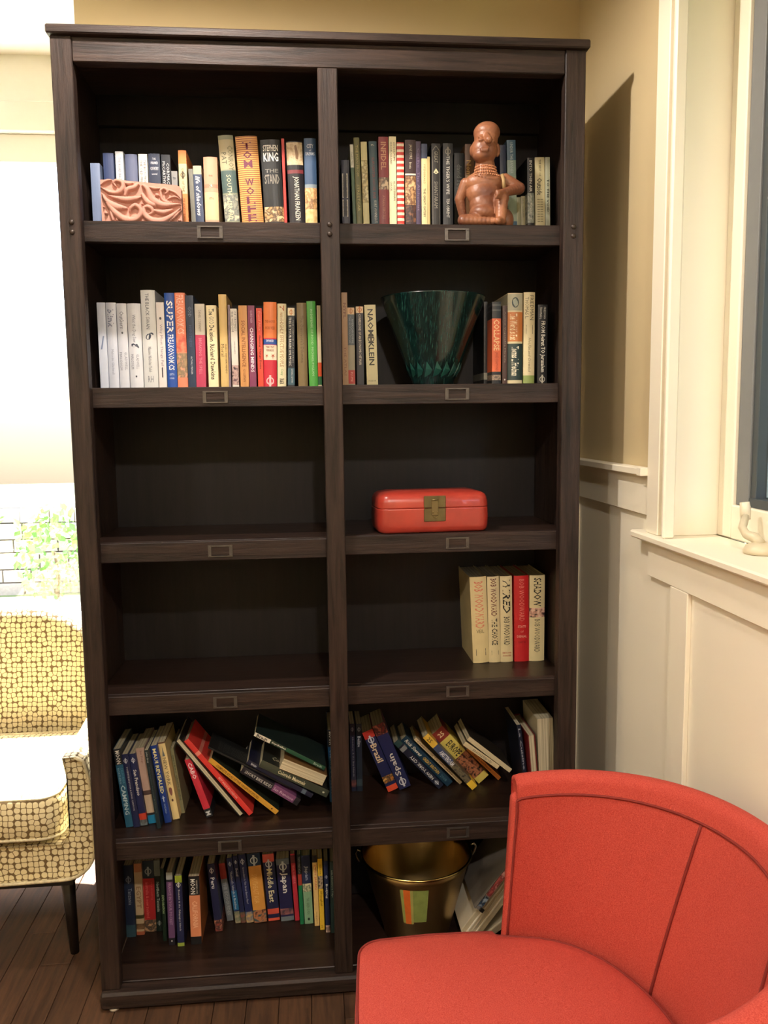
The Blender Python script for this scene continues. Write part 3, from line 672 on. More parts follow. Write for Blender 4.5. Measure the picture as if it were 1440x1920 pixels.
for i in range(18):   # folded leaves around the foot
    a0 = 2*pi*i/18; da = 2*pi/18
    def vp(da_, zz, pr=0):
        r_ = .056+(zz-.012)*(.092-.056)/(.105-.012)+.0008+pr; return (r_*cos(a0+da_), r_*sin(a0+da_), zz)
    b.add([vp(0, .022), vp(da*.75, .030, .001), vp(da*1.0, .040, .004), vp(da*.45, .062, .0005), vp(da*.35, .044, .003)], [(0, 1, 4), (1, 2, 4), (2, 3, 4), (0, 4, 3)])
b.build('leaf_band', mat('1d4a42', .3, noise=.2), vs_)['kind'] = 'stuff'

# ================================================================== RED LACQUER BOX
bx = thing('lacquer_box', 'red lacquer box with rounded ends and square bronze latch on the third right shelf', 'box', (.8735, .13, 1.2200), (0, 0, math.radians(3.5)))
LAQ = mat('a83a2e', .3, noise=.12, nscale=22, coat=.3); LAQT = photo_mat(('c2402c', 'b23426', 'd8623c'), 45)
def rbox(levels, W_, D_, R):
    b = MB(); rows = []
    for s, z in levels:
        P = rrect(W_-2*s, D_-2*s, max(.006, R-s), 7); rows.append([(x_, y_, z) for x_, y_ in P])
    n_ = len(rows[0]); V_ = [p for r_ in rows for p in r_]; F_ = []
    for a in range(len(rows)-1):
        for k in range(n_): F_.append((a*n_+k, a*n_+(k+1) % n_, (a+1)*n_+(k+1) % n_, (a+1)*n_+k))
    F_.append(tuple(range(n_))[::-1]); F_.append(tuple((len(rows)-1)*n_+k for k in range(n_))); b.add(V_, F_, 0, True); return b
o = rbox([(.012, 0), (.005, .0025), (.0015, .008), (0, .018), (-.001, .035), (0, .060), (0, .0632), (.0008, .064)], .292, .155, .030).build('box_body', LAQ, bx); fix_normals(o)
o = rbox([(.0008, .0646), (.0, .0654), (0, .068), (.0008, .080), (.003, .089), (.008, .0965), (.017, .1015), (.035, .105), (.060, .1065)], .292, .155, .030).build('box_lid', LAQ, bx); fix_normals(o)
lp = bbox('latch_plate', -.029, .028, -.0805, -.0779, .0652, .096, mat('6e6240', .45, .7, noise=.2), bx, .0012)
lp2 = bbox('latch_plate', -.029, .028, -.0805, -.0779, .030, .0640, mat('6e6240', .45, .7, noise=.2), bx, .0012)
bbox('hasp', -.0095, .0085, -.0828, -.0806, .046, .086, mat('7a6c48', .4, .7), lp, .001)
b = MB(); b.tube([(-.009, -.083, .0855), (.008, -.083, .0855)], .0018, 8); b.build('hinge_pin', mat('8a7a50', .35, .8), lp)
b = MB()
for sx in (-1, 1): b.tube([(sx*.006, -.084, .056), (sx*.0065, -.0845, .0525)], .0016, 6)
b.tube([(-.006, -.0822, .045), (-.004, -.0825, .041), (0, -.0826, .0395), (.004, -.0825, .041), (.006, -.0822, .045)], .0009, 5); b.build('latch_staple', mat('8a7a50', .35, .8), lp2)

# ================================================================== BRASS BUCKET (bottom right)
def brass():
    m = mat('b39c6c', .30, 1, noise=.1, nscale=8); return m
BR = brass()
bu = thing('brass_bucket', 'shiny brass bucket with a rolled rim standing in the bottom right compartment', 'bucket', (.838, .175, .0625))
prof = [(0, .004), (.088, .004), (.090, 0), (.093, .002), (.094, .010), (.118, .10), (.146, .205), (.1545, .230), (.1545, .230)]
prof2 = [(.1525, .230), (.144, .205), (.116, .10), (.091, .012), (0, .010)]
b = MB(); b.lathe(prof[:-1]+prof2, 72); o = b.build('bucket_body', BR, bu); fix_normals(o)
b = MB(); b.tube([((.1552)*cos(2*pi*i/72), (.1552)*sin(2*pi*i/72), .2305) for i in range(72)], .0036, 8, closed=True); b.build('rim', mat('b8a468', .16, 1, noise=.05), bu)
for sg in (1, -1):
    b = MB(); b.tube([(sg*.160, -.004, .212), (sg*.168, 0, .222), (sg*.172, 0, .236), (sg*.166, 0, .246), (sg*.158, 0, .240)], .0036, 8); b.build('handle_ear', mat('c8c0a8', .2, 1, noise=.05), bu)
b = MB(); b.tube([(.168*cos(pi*i/24), .010+.155*sin(pi*i/24), .236-.012*sin(pi*i/24)) for i in range(25)], .0026, 8); b.build('bail_handle', mat('b0a888', .22, 1, noise=.05), bu)
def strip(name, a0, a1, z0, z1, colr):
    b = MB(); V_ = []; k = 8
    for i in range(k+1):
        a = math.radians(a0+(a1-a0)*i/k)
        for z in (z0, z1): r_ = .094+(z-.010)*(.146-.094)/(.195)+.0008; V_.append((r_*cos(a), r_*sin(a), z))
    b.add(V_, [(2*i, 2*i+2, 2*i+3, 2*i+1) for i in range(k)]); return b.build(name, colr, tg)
tg = bpy.data.objects.new('painted_reflection', None); COL.objects.link(tg); tg.parent = bu  # orange and green reflection on the brass, painted as coloured stripes
strip('reflection_stripe', -115, -111.5, .085, .198, mat('a8b060', .5)); strip('reflection_stripe', -111.5, -104, .083, .198, mat('f07a34', .5)); strip('reflection_stripe', -104, -101, .083, .198, mat('b8b468', .5)); strip('reflection_stripe', -101, -84, .090, .198, mat('94a65a', .5, noise=.15))

# ================================================================== FLAT THINGS LEANING BESIDE THE BUCKET
def slab(name, label, cat, bl, w, L, d, th, colr, Y, grp='flat things leaning right of the bucket'):
    b = MB(); o = thing(name, label, cat, (bl[0], Y, bl[1]+.0006), (0, -th, 0), grp); return o
wb1 = slab('box_file', 'thick white box file leaning beside the brass bucket, under the magazine', 'file', (.946, .0962), .052, .30, .22, -.65, None, .085)
OW = mat('d8cfb8', .55, noise=.03); 
bbox('file_body', .002, .050, .002, .22, .002, .298, OW, wb1, .004); bbox('file_lid', 0, .052, -.001, .0015, .01, .29, mat('c4b898', .5), wb1, .0006)
for k in range(3): bbox('page_edge', .012+.011*k, .0165+.011*k, -.0032, -.0011, .004, .296, mat(('efe8d4', 'b8ac94', 'e4dcc6')[k], .6), wb1, .0005)
wb2 = slab('picture_folder', 'grey-edged clear folder with a pink and blue picture, leaning on the white box file', 'folder', (.9825, .1815), .020, .27, .20, -.65, None, .06)
bbox('folder_sheets', .003, .017, .002, .20, .002, .268, mat('8e8a84', .5), wb2, .001)
bbox('folder_cover', 0, .0028, 0, .20, 0, .27, mat('6a645c', .3, noise=.1), wb2, .0005)
b = MB(); b.box(.0035, .0165, -.0008, .0019, .05, .16); b.build('folder_picture', photo_mat(('b85a54', '7a2c30', 'd8a098')), wb2)
b = MB(); b.box(.0035, .0165, -.0008, .0019, .012, .045); b.build('folder_picture', photo_mat(('3a5a7c', '1c2838', 'a8bcd0')), wb2)
bbox('binder_clip', .013, .026, -.004, .001, .002, .013, mat('1c1a18', .4), wb2, .001)
wb3 = slab('white_album', 'thin white album leaning under the white box file, mostly behind the chair', 'album', (1.0105, .0800), .022, .26, .20, -.93, None, .09)
bbox('album_cover', 0, .022, 0, .20, 0, .26, mat('cfc6ae', .5), wb3, .002); bbox('page_edge', .004, .018, -.0015, -.0002, .003, .257, mat('a89c84', .7), wb3, .0004)

# ================================================================== BOOKS (metres): row, kind, x, y, z, thickness, height, depth, lean, cover, label, bands, print, extras
BOOKS = [
 ('R1L','p',0.0396,0.15,1.9842,0.0227,0.1628,0.145,0.0,'7f8fae','pale grey-blue paperback,leftmost on the top left shelf',[],[],{}),
 ('R1L','p',0.0711,0.15,1.9842,0.025,0.1872,0.145,0.0,'3a486e','dull navy paperback standing behind the left end of the carved block',[],[],{}),
 ('R1L','p',0.101,0.15,1.9842,0.0188,0.1915,0.145,0.0,'c4c8cc','light grey slim paperback behind the carved block,beside a dull navy one',[],[('THE ROAD BACK',0.073,0.373,0.35,'8890a0','v',0)],{}),
 ('R1L','h',0.1239,0.15,1.9842,0.0287,0.1855,0.165,0.0,'5f6885','slate blue-grey hardcover behind the middle of the carved block',[],[],{}),
 ('R1L','p',0.1564,0.15,1.9842,0.0212,0.186,0.145,0.0,'d8d6cc','off-white paperback with small dark title behind the carved block',[],[('THE BOYS FROM',0.076,0.385,0.26,'5a5a60','v',0.2),('THE OLD MILL',0.076,0.385,0.26,'5a5a60','v',-0.2)],{}),
 ('R1L','p',0.1806,0.15,1.9842,0.0277,0.1877,0.145,0.0,'27324a','dark navy paperback with centred white title lines behind the carved block',[],[('THE',0.055,0.082,0.3,'c8ccd4','h',0),('UNNAMED',0.102,0.136,0.7,'c8ccd4','h',0),('COUNTRY',0.17,0.211,0.75,'c8ccd4','h',0),('a novel',0.245,0.273,0.5,'c8ccd4','h',0)],{}),
 ('R1L','p',0.2114,0.15,1.9842,0.0221,0.1856,0.145,0.0,'1a212c','black paperback with white two-line title behind the right end of the carved block',[],[('CORMAC',0.11,0.38,0.3,'c9ccd0','v',0.22),('McCARTHY',0.09,0.38,0.3,'c9ccd0','v',-0.22)],{}),
 ('R1L','p',0.2352,0.15,1.9842,0.0143,0.1466,0.145,0.0,'8b8c8c','short grey-beige paperback left of the orange and cream classic',[],[('to',0.088,0.14,0.5,'4a5058','h',0)],{}),
 ('R1L','p',0.2536,0.15,1.9842,0.0195,0.1965,0.145,0.0,'e08a4c','orange and cream banded slim classic right of the carved block',[(0.163,0.529,'dcc79a')],[('GUARD OF THE',0.215,0.509,0.3,'6a5a48','v',0),('ISLANDER',0.588,0.797,0.34,'8a3a1c','v',0)],{'ring': [(0.3,'40301c')]}),
 ('R1L','p',0.2812,0.15,1.9842,0.0105,0.1523,0.145,0.0263,'77776e','thin grey paperback between the orange classic and the blue script spine',[],[],{}),
 ('R1L','p',0.2915,0.15,1.9842,0.0202,0.1601,0.145,0.019,'3c4a66','blue paperback with white handwritten title and beige top',[(0,0.129,'b9b29a')],[('life of shadows',0.153,0.756,0.55,'d4d6dc','v',0,'i')],{}),
 ('R1L','h',0.3144,0.15,1.9842,0.0339,0.1822,0.175,0.0,'d8a488','wide tan-pink hardcover with faint ruled lines,left of the tall grey-green novel',[(0.36,0.41,'c28f76'),(0.466,0.834,'e6c49a')],[('THE',0.24,0.261,0.3,'6b4a3a','h',0),('3',0.36,0.403,0.25,'f4e8d0','h',0),('1776',0.537,0.565,0.35,'6b4a3a','h',0)],{}),
 ('R1L','h',0.3646,0.15,1.9842,0.0367,0.234,0.175,0.0536,'8d927c','tall grey-green hardcover novel with cream title,next to the striped one',[(0.044,0.352,'b3a988'),(0.363,0.594,'4f6462'),(0.61,0.885,('9fa091','6b7370','d6cfb0'))],[('PAT',0.176,0.297,0.32,'4e503c','v',-0.2),('CONROY',0.11,0.363,0.34,'6b6a50','v',0.24),('SOUTH',0.407,0.616,0.3,'f0e6b4','v',0),('of BROAD',0.649,0.869,0.32,'f0e6b4','v',-0.06)],{}),
 ('R1L','h',0.4071,0.15,1.9842,0.0539,0.2322,0.175,0.0539,'e0a85c','thick hardcover with thin orange and cream stripes and stacked maroon letters',[('stripes',46,'8a3a2c')],[('TOM WOLFE',0.056,0.9,0.36,'6e2a44','s',0)],{}),
 ('R1L','h',0.4638,0.15,1.9842,0.0487,0.2254,0.175,0.034,'1d2124','black hardcover with bold white horizontal title,left of the thin red spine',[(0.722,0.883,('c9a06c','4a3626','e4c898'))],[('STEPHEN',0.057,0.126,0.8,'e8e6e0','h',0),('KING',0.138,0.235,0.8,'e8e6e0','h',0),('THE',0.315,0.355,0.7,'77756e','h',0),('STAND',0.373,0.476,0.8,'8b867c','h',0)],{}),
 ('R1L','p',0.5125,0.15,1.9842,0.0066,0.2288,0.145,0.0142,'c23a33','thin bright red paperback between two black hardcovers on the top left shelf',[],[],{}),
 ('R1L','h',0.5258,0.15,1.9842,0.0399,0.2226,0.175,0.0227,'211f24','black hardcover with a shirt-and-tie picture on top of its spine',[(0.012,0.256,('cbb490','d8c4a0','b89c78')),(0.309,0.349,'7a3136')],[('JONATHAN FRANZEN',0.384,0.862,0.4,'f2eedd','v',0)],{'tie': 1}),
 ('R1L','h',0.5655,0.15,1.9842,0.0299,0.231,0.175,0.0,'3f5878','blue hardcover with a golden skyline at its foot,against the centre upright',[(0.483,0.522,'8a98a0'),(0.522,0.635,('e8bb84','c08a58','f2d4a0')),(0.635,0.747,('d6a870','8a6444','e8c48c')),(0.747,0.904,('ecd49c','d8b070'))],[('CITY',0.062,0.107,0.6,'c8ced8','h',0),('of',0.118,0.135,0.2,'c8ced8','h',0),('DREAMS',0.146,0.18,0.8,'c8ced8','h',0)],{}),
 ('R1R','p',0.6587,0.15,1.9831,0.0196,0.1808,0.145,0.0,'23263a','dark navy paperback showing two white barcodes beside the centre upright',[('barcode',0.181,0.513),('barcode',0.535,0.766)],[],{}),
 ('R1R','p',0.6869,0.15,1.9831,0.0084,0.2187,0.145,0.0282,'3d5d3c','thin green paperback with a white label at its top',[(0,0.257,'d8d6c4')],[('Candide Tales',0.084,0.233,0.4,'5c5c4a','v',0)],{}),
 ('R1R','p',0.6963,0.15,1.9831,0.0143,0.2356,0.145,0.0257,'6b6a34','tall olive green paperback with pale gold title',[],[('THE MAN FROM',0.078,0.399,0.42,'b9a860','v',0),('STREETCAR',0.487,0.764,0.42,'c8b870','v',0)],{}),
 ('R1R','p',0.7133,0.15,1.9831,0.0155,0.2256,0.145,0.0234,'d8cf9a','pale yellow mottled paperback right of the tall olive one',[(0.197,0.66,('e8e0b0','9a8a58','d8c890'))],[],{}),
 ('R1R','p',0.7337,0.15,1.9831,0.02,0.2272,0.145,0.0235,'34505c','teal-blue paperback with red title and white author line',[],[('SLAUGHTER HOUSE FIVE',0.173,0.616,0.32,'8a3a38','v',0),('KURT VONNEGUT',0.639,0.88,0.32,'dcdcd4','v',0.1),('R',0.035,0.046,0.4,'dcdcd4','h',0)],{}),
 ('R1R','p',0.7534,0.15,1.9831,0.0247,0.2386,0.145,0.0,'8a3438','maroon paperback with a face portrait in the middle of its spine',[(0.414,0.54,('b89478','5a4436','dcc4a4'))],[('INFIDEL',0.052,0.337,0.55,'c89070','v',0),('AYAAN HIRSI ALI',0.6,0.842,0.28,'c88870','v',0)],{}),
 ('R1R','p',0.78,0.15,1.9831,0.0182,0.2397,0.145,0.0,'eee4bc','cream paperback with two-line black title right of the maroon one',[],[('SEX,DRUGS,AND',0.055,0.284,0.26,'2a2822','v',-0.22),('COCOA PUFFS',0.055,0.251,0.26,'2a2822','v',0.22),('CHUCK',0.459,0.557,0.24,'2a2822','v',-0.22),('KLOSTERMAN',0.459,0.656,0.26,'2a2822','v',0.22)],{}),
 ('R1R','p',0.8,0.15,1.9831,0.018,0.2258,0.145,0.0,'c83228','red and white horizontally striped paperback',[('blocks',16,'eee0c8')],[],{}),
 ('R1R','p',0.821,0.15,1.9831,0.0273,0.2326,0.145,0.0,'3a2426','dark brown classic paperback with a white line and a painting on its spine',[(0.355,0.372,'ece4d4'),(0.384,0.688,('c89c68','6a4028','e4c08c')),(0.699,0.869,('5a342c','2a1c20','8a5a40'))],[('JANE EYRE',0.051,0.203,0.3,'dccfb8','v',0),('Bronte',0.237,0.305,0.24,'dccfb8','v',0)],{}),
 ('R1R','p',0.8488,0.15,1.9831,0.0126,0.2292,0.145,0.0,'4a3a58','thin purple paperback with small lettering right of the dark brown classic',[],[('Coelho  The Alchemist',0.075,0.745,0.42,'8a7898','v',0)],{}),
 ('R1R','p',0.863,0.15,1.9831,0.0148,0.2235,0.145,0.0,'ecdca4','cream paperback with a blue top and black title',[(0,0.161,'3e4868')],[('FITZGERALD',0.226,0.444,0.3,'a89868','v',0),('THE GREAT GATSBY',0.491,0.809,0.36,'3a3428','v',0)],{}),
 ('R1R','p',0.8782,0.15,1.9831,0.0066,0.192,0.145,0.0,'c8b478','short thin tan booklet between the cream and blue spine and the framed black one',[],[],{}),
 ('R1R','p',0.889,0.15,1.9831,0.0228,0.2247,0.145,0.0,'201e1c','black paperback whose spine has a thin silver border',[('frame','8c867a')],[('GREAT',0.082,0.211,0.4,'8c867a','v',0),('SHANTARAM',0.416,0.709,0.4,'8c867a','v',0)],{'diamond': (0.316,'d8cfa8')}),
 ('R1R','p',0.9187,0.15,1.9831,0.0253,0.2257,0.145,0.0,'26282a','charcoal paperback with spaced white title,left of the clay figure',[],[("THE TIGER'S WIFE",0.137,0.557,0.34,'d0cec6','v',0),('TEA OBREHT',0.604,0.814,0.3,'d0cec6','v',0)],{'ring': [(0.09,'807c74')]}),
 ('R1R','p',0.9541,0.185,1.9831,0.0255,0.213,0.145,0.0,'1c2224','black-green paperback with faint grey lettering beside the clay figure',[],[('david sedaris',0.132,0.536,0.5,'6a7070','v',0)],{}),
 ('R1R','p',0.9822,0.185,1.9831,0.0249,0.236,0.145,0.0,'6e4c30','bronze-brown paperback partly behind the clay figure on its left',[],[('Noma',0.171,0.387,0.5,'c8a064','v',-0.1)],{}),
 ('R1R','p',1.0785,0.185,1.9831,0.0159,0.2349,0.145,0.0189,'232a48','navy paperback mostly hidden by the clay head',[],[],{}),
 ('R1R','p',1.0996,0.185,1.9831,0.0231,0.2479,0.145,0.0273,'4c6a80','blue paperback fading to pale green behind the clay shoulder',[(0.204,0.367,'8fa49c'),(0.367,0.83,'a8b49c')],[('UNDER THE BANNER',0.024,0.34,0.34,'c8d4d8','v',0)],{}),
 ('R1R','p',1.1227,0.185,1.9831,0.0108,0.1039,0.145,0.025,'a09c78','short sage paperback,left one of the low pair right of the clay figure',[],[],{}),
 ('R1R','p',1.1339,0.185,1.9831,0.0105,0.1068,0.145,0.0205,'a8a07c','short sage paperback with faint title,right one of the low pair beside the figure',[],[('ARTS',0.051,0.178,0.4,'6a664c','v',0),('LITERARY',0.255,0.51,0.4,'6a664c','v',0)],{}),
 ('R1R','p',1.1443,0.16,1.9831,0.0173,0.1964,0.145,0.0167,'1f1f1e','black paperback with white title and grey-green picture at its foot',[(0.45,0.832,('7c867a','a8ac9c','4c5650'))],[('INTO THIN AIR',0.034,0.436,0.42,'dcdad0','v',0),('Jon Krakauer',0.477,0.791,0.4,'e4e2d8','v',0)],{}),
 ('R1R','p',1.1653,0.16,1.9831,0.0254,0.1981,0.145,0.0205,'c8be92','cream-yellow paperback with a short black title above printed bars',[('bars',0.508,0.819,'6a6648')],[('THE BEST OF',0.027,0.237,0.22,'38362a','v',0),('Outside',0.264,0.48,0.55,'4a4836','v',-0.05)],{}),
 ('R1R','p',1.1918,0.16,1.9831,0.0123,0.1985,0.145,0.0167,'a3a68c','narrow grey-green paperback,rightmost on the top right shelf',[],[('TO THE VOID',0.277,0.696,0.5,'26281f','v',0.05)],{}),
 ('R2L','p',0.038,0.15,1.595,0.0203,0.2158,0.145,0.0,'d0d8e8','bluish-white paperback,leftmost on the second left shelf',[],[('/',0.383,0.537,0.5,'7888a8','h',0)],{}),
 ('R2L','h',0.0597,0.15,1.595,0.0243,0.2158,0.165,0.0,'d2d8e6','white hardcover with a large faint lowercase title,second from the left upright',[],[('blink',0.076,0.285,0.62,'8088a4','v',-0.05),('Malcolm Gladwell',0.537,0.826,0.25,'a0a8bc','v',0)],{}),
 ('R2L','h',0.0857,0.15,1.595,0.0244,0.2139,0.165,0.0,'d4d8e2','white hardcover with a black speck under its serif title',[],[('Outliers',0.093,0.292,0.42,'5a6074','v',0),('MALCOLM',0.565,0.776,0.24,'8a90a0','v',-0.25),('GLADWELL',0.565,0.776,0.24,'8a90a0','v',0.25)],{'dot': [(0.341,0.2)]}),
 ('R2L','h',0.1118,0.15,1.595,0.0327,0.2139,0.175,0.0,'d6d9e0','white hardcover with a small dog silhouette on its spine',[],[('What the Dog Saw',0.13,0.454,0.32,'6a7084','v',-0.05),('MALCOLM',0.59,0.764,0.2,'8a90a0','v',-0.25),('GLADWELL',0.59,0.764,0.2,'8a90a0','v',0.15)],{'dog': 0.516,'dot': [(0.851,0.13)]}),
 ('R2L','h',0.1464,0.15,1.595,0.0351,0.2468,0.175,0.0,'d2d4d4','tall white hardcover with a black bird silhouette,tallest in its group',[],[('THE BLACK SWAN',0.032,0.393,0.26,'4c5464','v',-0.05),('Nassim Nicholas Taleb',0.571,0.829,0.22,'5c6474','v',0),('RH',0.867,0.931,0.4,'7a8088','h',0)],{'dog': 0.474}),
 ('R2L','p',0.1839,0.15,1.595,0.0193,0.2166,0.145,0.0,'dcd6d4','slim off-white paperback left of the bright blue spine',[],[('Why Most Things Fail',0.252,0.732,0.42,'8a7a88','v',0)],{'pencil': 0.757,'dot': [(0.185,0.3)]}),
 ('R2L','h',0.2047,0.15,1.595,0.0246,0.2397,0.165,0.0,'2450a4','bright blue hardcover with huge white capitals running down its spine',[],[('SUPER',0.081,0.42,0.66,'f4f4f2','v',0),('FREAKONOMICS',0.431,0.803,0.6,'f0f0ee','v',0),('LEVITT &',0.837,0.859,0.5,'b8c8e4','h',0),('DUBNER',0.881,0.898,0.5,'b8c8e4','h',0)],{}),
 ('R2L','h',0.2304,0.15,1.595,0.0254,0.2403,0.165,0.0,'f08c6c','orange-pink hardcover with bars of small print,right of the bright blue one',[(0.433,0.616,('f08c6c','c85a48')),(0.627,0.882,('b0906c','8a7860','e0a080'))],[('FREAKONOMICS',0.022,0.427,0.7,'fbc8b4','v',0)],{}),
 ('R2L','p',0.2574,0.15,1.595,0.0194,0.2338,0.145,0.0,'22344e','dark blue paperback between the orange-pink and the grey-and-rose spines',[],[('GOD',0.12,0.229,0.4,'7888a0','v',0),('HYPOTHESIS',0.32,0.549,0.34,'4a5c80','v',0),('VICTOR J STENGER',0.651,0.846,0.26,'d8dce4','v',0)],{}),
 ('R2L','p',0.2774,0.15,1.5953,0.0242,0.2127,0.145,-0.0121,'bf3c5e','paperback with a grey upper third and rose-red lower part',[(0,0.365,'cfc8ba')],[('DANIEL C DENNETT',0.076,0.327,0.24,'6a6258','v',0),('BREAKING THE SPELL',0.403,0.831,0.3,'e88a9c','v',0)],{}),
 ('R2L','h',0.3082,0.15,1.595,0.0252,0.2092,0.165,0.0,'f4e6bc','cream hardcover with bold black and grey title beside the tall gold spine',[],[('The',0.041,0.118,0.5,'2a2620','v',0),('GOD',0.131,0.227,0.5,'b0a890','v',0),('Delusion',0.24,0.432,0.5,'2a2620','v',0),('Richard Dawkins',0.464,0.893,0.45,'4a4234','v',0)],{}),
 ('R2L','h',0.34,0.15,1.595,0.0198,0.2365,0.165,0.0,'d8b878','tall straw-gold hardcover rising above its neighbours',[],[('Moral',0.527,0.657,0.4,'6a5230','v',-0.15),('MARC HAUSER MINDS',0.527,0.839,0.2,'6a5230','v',0.25)],{}),
 ('R2L','p',0.36,0.15,1.595,0.0051,0.2101,0.145,-0.0156,'7c6a78','very thin mauve-grey booklet right of the tall gold spine',[],[],{}),
 ('R2L','p',0.3688,0.15,1.595,0.0164,0.2007,0.145,0.0,'d8d2c8','slim off-white paperback with a crowd photo at its foot',[(0.71,0.958,('6a5058','c8a8a0','3a2c38'))],[('THE WISDOM',0.033,0.288,0.3,'3c4450','v',-0.22),('OF CROWDS',0.033,0.275,0.3,'3c4450','v',0.22),('JAMES SUROWIECKI',0.409,0.569,0.25,'8a8a90','v',0)],{}),
 ('R2L','p',0.3895,0.15,1.595,0.0213,0.2087,0.145,0.0,'cf9458','tan-orange paperback left of the plum spine',[],[('SOCIAL INTELLIGENCE',0.18,0.741,0.45,'8a5228','v',0),('GOLEMAN',0.767,0.922,0.3,'7a4420','v',0)],{}),
 ('R2L','p',0.4128,0.15,1.595,0.0171,0.2087,0.145,0.0,'82385c','plum paperback with white capitals',[],[('GARDNER',0.058,0.213,0.3,'c89cb4','v',0),('CHANGING MINDS',0.265,0.806,0.5,'ecdce4','v',0)],{}),
 ('R2L','p',0.4343,0.15,1.595,0.0141,0.202,0.145,0.0,'dc4a34','thin scarlet paperback right of the plum one',[],[('David Allen',0.04,0.28,0.4,'f0a088','v',0),('Getting Things Done',0.334,0.761,0.45,'5a1c14','v',0)],{}),
 ('R2L','h',0.4483,0.15,1.5957,0.033,0.2173,0.175,-0.023,'c82c40','thick hardcover in orange,white and crimson blocks with a small blue label',[(0,0.418,'e88044'),(0.431,0.493,'24509c'),(0.499,0.673,'ecd8c0')],[('THE 4-HOUR',0.207,0.244,0.8,'b85424','h',0),('WORK WEEK',0.282,0.319,0.8,'b85424','h',0),('EXPANDED',0.437,0.462,0.6,'d8e0f0','h',0),('TIMOTHY',0.511,0.536,0.7,'8a5a4a','h',0),('FERRISS',0.548,0.573,0.6,'8a5a4a','h',0),('CROWN',0.933,0.952,0.6,'f0b0b0','h',0)],{'ring': [(0.92,'f0c0c0')],'palm': 0.629}),
 ('R2L','h',0.4835,0.15,1.5955,0.0222,0.2133,0.165,-0.0244,'e0d6b0','cream hardcover with brown and green lettering left of the black one',[],[('7',0.022,0.091,0.5,'b05a30','v',0),('Habits of',0.104,0.192,0.4,'b08050','v',0),('HIGHLY EFFECTIVE PEOPLE',0.199,0.75,0.42,'9a6a3c','v',0),('Covey',0.775,0.851,0.4,'4a9a50','v',0),('R&R',0.889,0.959,0.5,'1c1c1c','v',0)],{}),
 ('R2L','p',0.5101,0.15,1.5954,0.0174,0.2026,0.145,-0.0229,'1e242a','black book with a cream square at its top and white title',[(0,0.096,'e4d8b8'),(0.751,0.964,'3c5c68')],[('THIS IS YOUR BRAIN ON MUSIC',0.116,0.724,0.34,'e4e0d4','v',-0.15),('THE SCIENCE OF A HUMAN',0.15,0.684,0.18,'9a9a94','v',0.28),('DANIEL J LEVITIN',0.764,0.937,0.3,'c8d0d0','v',0.1)],{'ring': [(0.055,'c88040')]}),
 ('R2L','h',0.5376,0.15,1.595,0.0242,0.2154,0.165,0.0,'7c6a48','olive-brown hardcover left of the bright green one',[],[("The Omnivore's Dilemma",0.151,0.704,0.36,'5a4a30','v',0)],{}),
 ('R2L','h',0.566,0.15,1.595,0.0226,0.2195,0.165,0.0138,'4f9e44','bright green hardcover near the centre upright',[],[('IN DEFENSE OF FOOD  MICHAEL POLLAN',0.093,0.864,0.24,'a8d49c','v',0)],{}),
 ('R2L','p',0.589,0.15,1.595,0.0092,0.2087,0.145,0.0,'d4c6a4','cream paperback with a flame-coloured foot against the centre upright',[(0.695,0.864,'c8502c'),(0.864,0.968,'2c6440')],[],{}),
 ('R2R','p',0.6529,0.15,1.5971,0.0148,0.2394,0.145,0.0,'a07c58','tall thin brown paperback against the right side of the centre upright',[],[('NYPL',0.11,0.275,0.5,'7a5038','v',0),('THE ATLAS',0.575,0.887,0.4,'7a5038','v',0)],{}),
 ('R2R','p',0.6679,0.15,1.5971,0.0174,0.2012,0.145,0.0,'9a9078','paperback in tan,grey and red bands with an orange roundel on top',[(0,0.081,'d8b488'),(0.088,0.474,'545c60'),(0.792,0.967,'b8443c')],[('THE BEST POLITICAL',0.108,0.453,0.28,'8a9296','v',-0.22),('AMERICAN EMPIRE',0.142,0.453,0.28,'9aa2a6','v',0.2),('PLUME',0.819,0.94,0.3,'e0a090','v',0)],{'ring': [(0.045,'b87848')]}),
 ('R2R','p',0.6897,0.15,1.5971,0.0188,0.2039,0.145,0.0,'3a3a42','dark grey paperback with a pale square on top,left of the cream one',[(0,0.08,'e4c8a0')],[('CONFESSIONS OF AN ECONOMIC HIT MAN',0.094,0.728,0.34,'d4ccb8','v',0)],{'ring': [(0.04,'c87840')]}),
 ('R2R','p',0.7159,0.15,1.5971,0.029,0.208,0.145,0.0208,'d8cea2','cream paperback with big black sans capitals left of the green bowl',[],[('NAOMI KLEIN',0.052,0.741,0.5,'26241f','v',0),('PICADOR',0.925,0.944,0.7,'8a8260','h',0)],{'ring': [(0.415,'4a4438')]}),
 ('R2R','p',1.0385,0.21,1.5971,0.0094,0.2243,0.145,0.0,'1a1c1e','black paperback with a small pale sticker at its foot,nearest the green bowl',[(0.841,0.923,'8c8a7c')],[],{}),
 ('R2R','p',1.0478,0.15,1.5971,0.0234,0.2162,0.145,0.0,'1f2021','black paperback with a large bright orange title panel',[(0.198,0.837,'e0683c'),(0.026,0.051,'4a4a48'),(0.089,0.109,'4a4a48'),(0.875,0.939,('6a5a4c','a08870','3a3430'))],[('COLLAPSE',0.211,0.582,0.68,'f4c890','v',0),('JARED DIAMOND',0.601,0.824,0.4,'a83c20','v',0)],{}),
 ('R2R','p',1.0755,0.15,1.5971,0.0125,0.2066,0.145,0.0,'4a3026','slim brown paperback between the orange-titled one and the thick banded one',[],[('Animal Vegetable Miracle',0.074,0.717,0.4,'9a8470','v',0)],{'dot': [(0.931,0.3,'d8d0c0')]}),
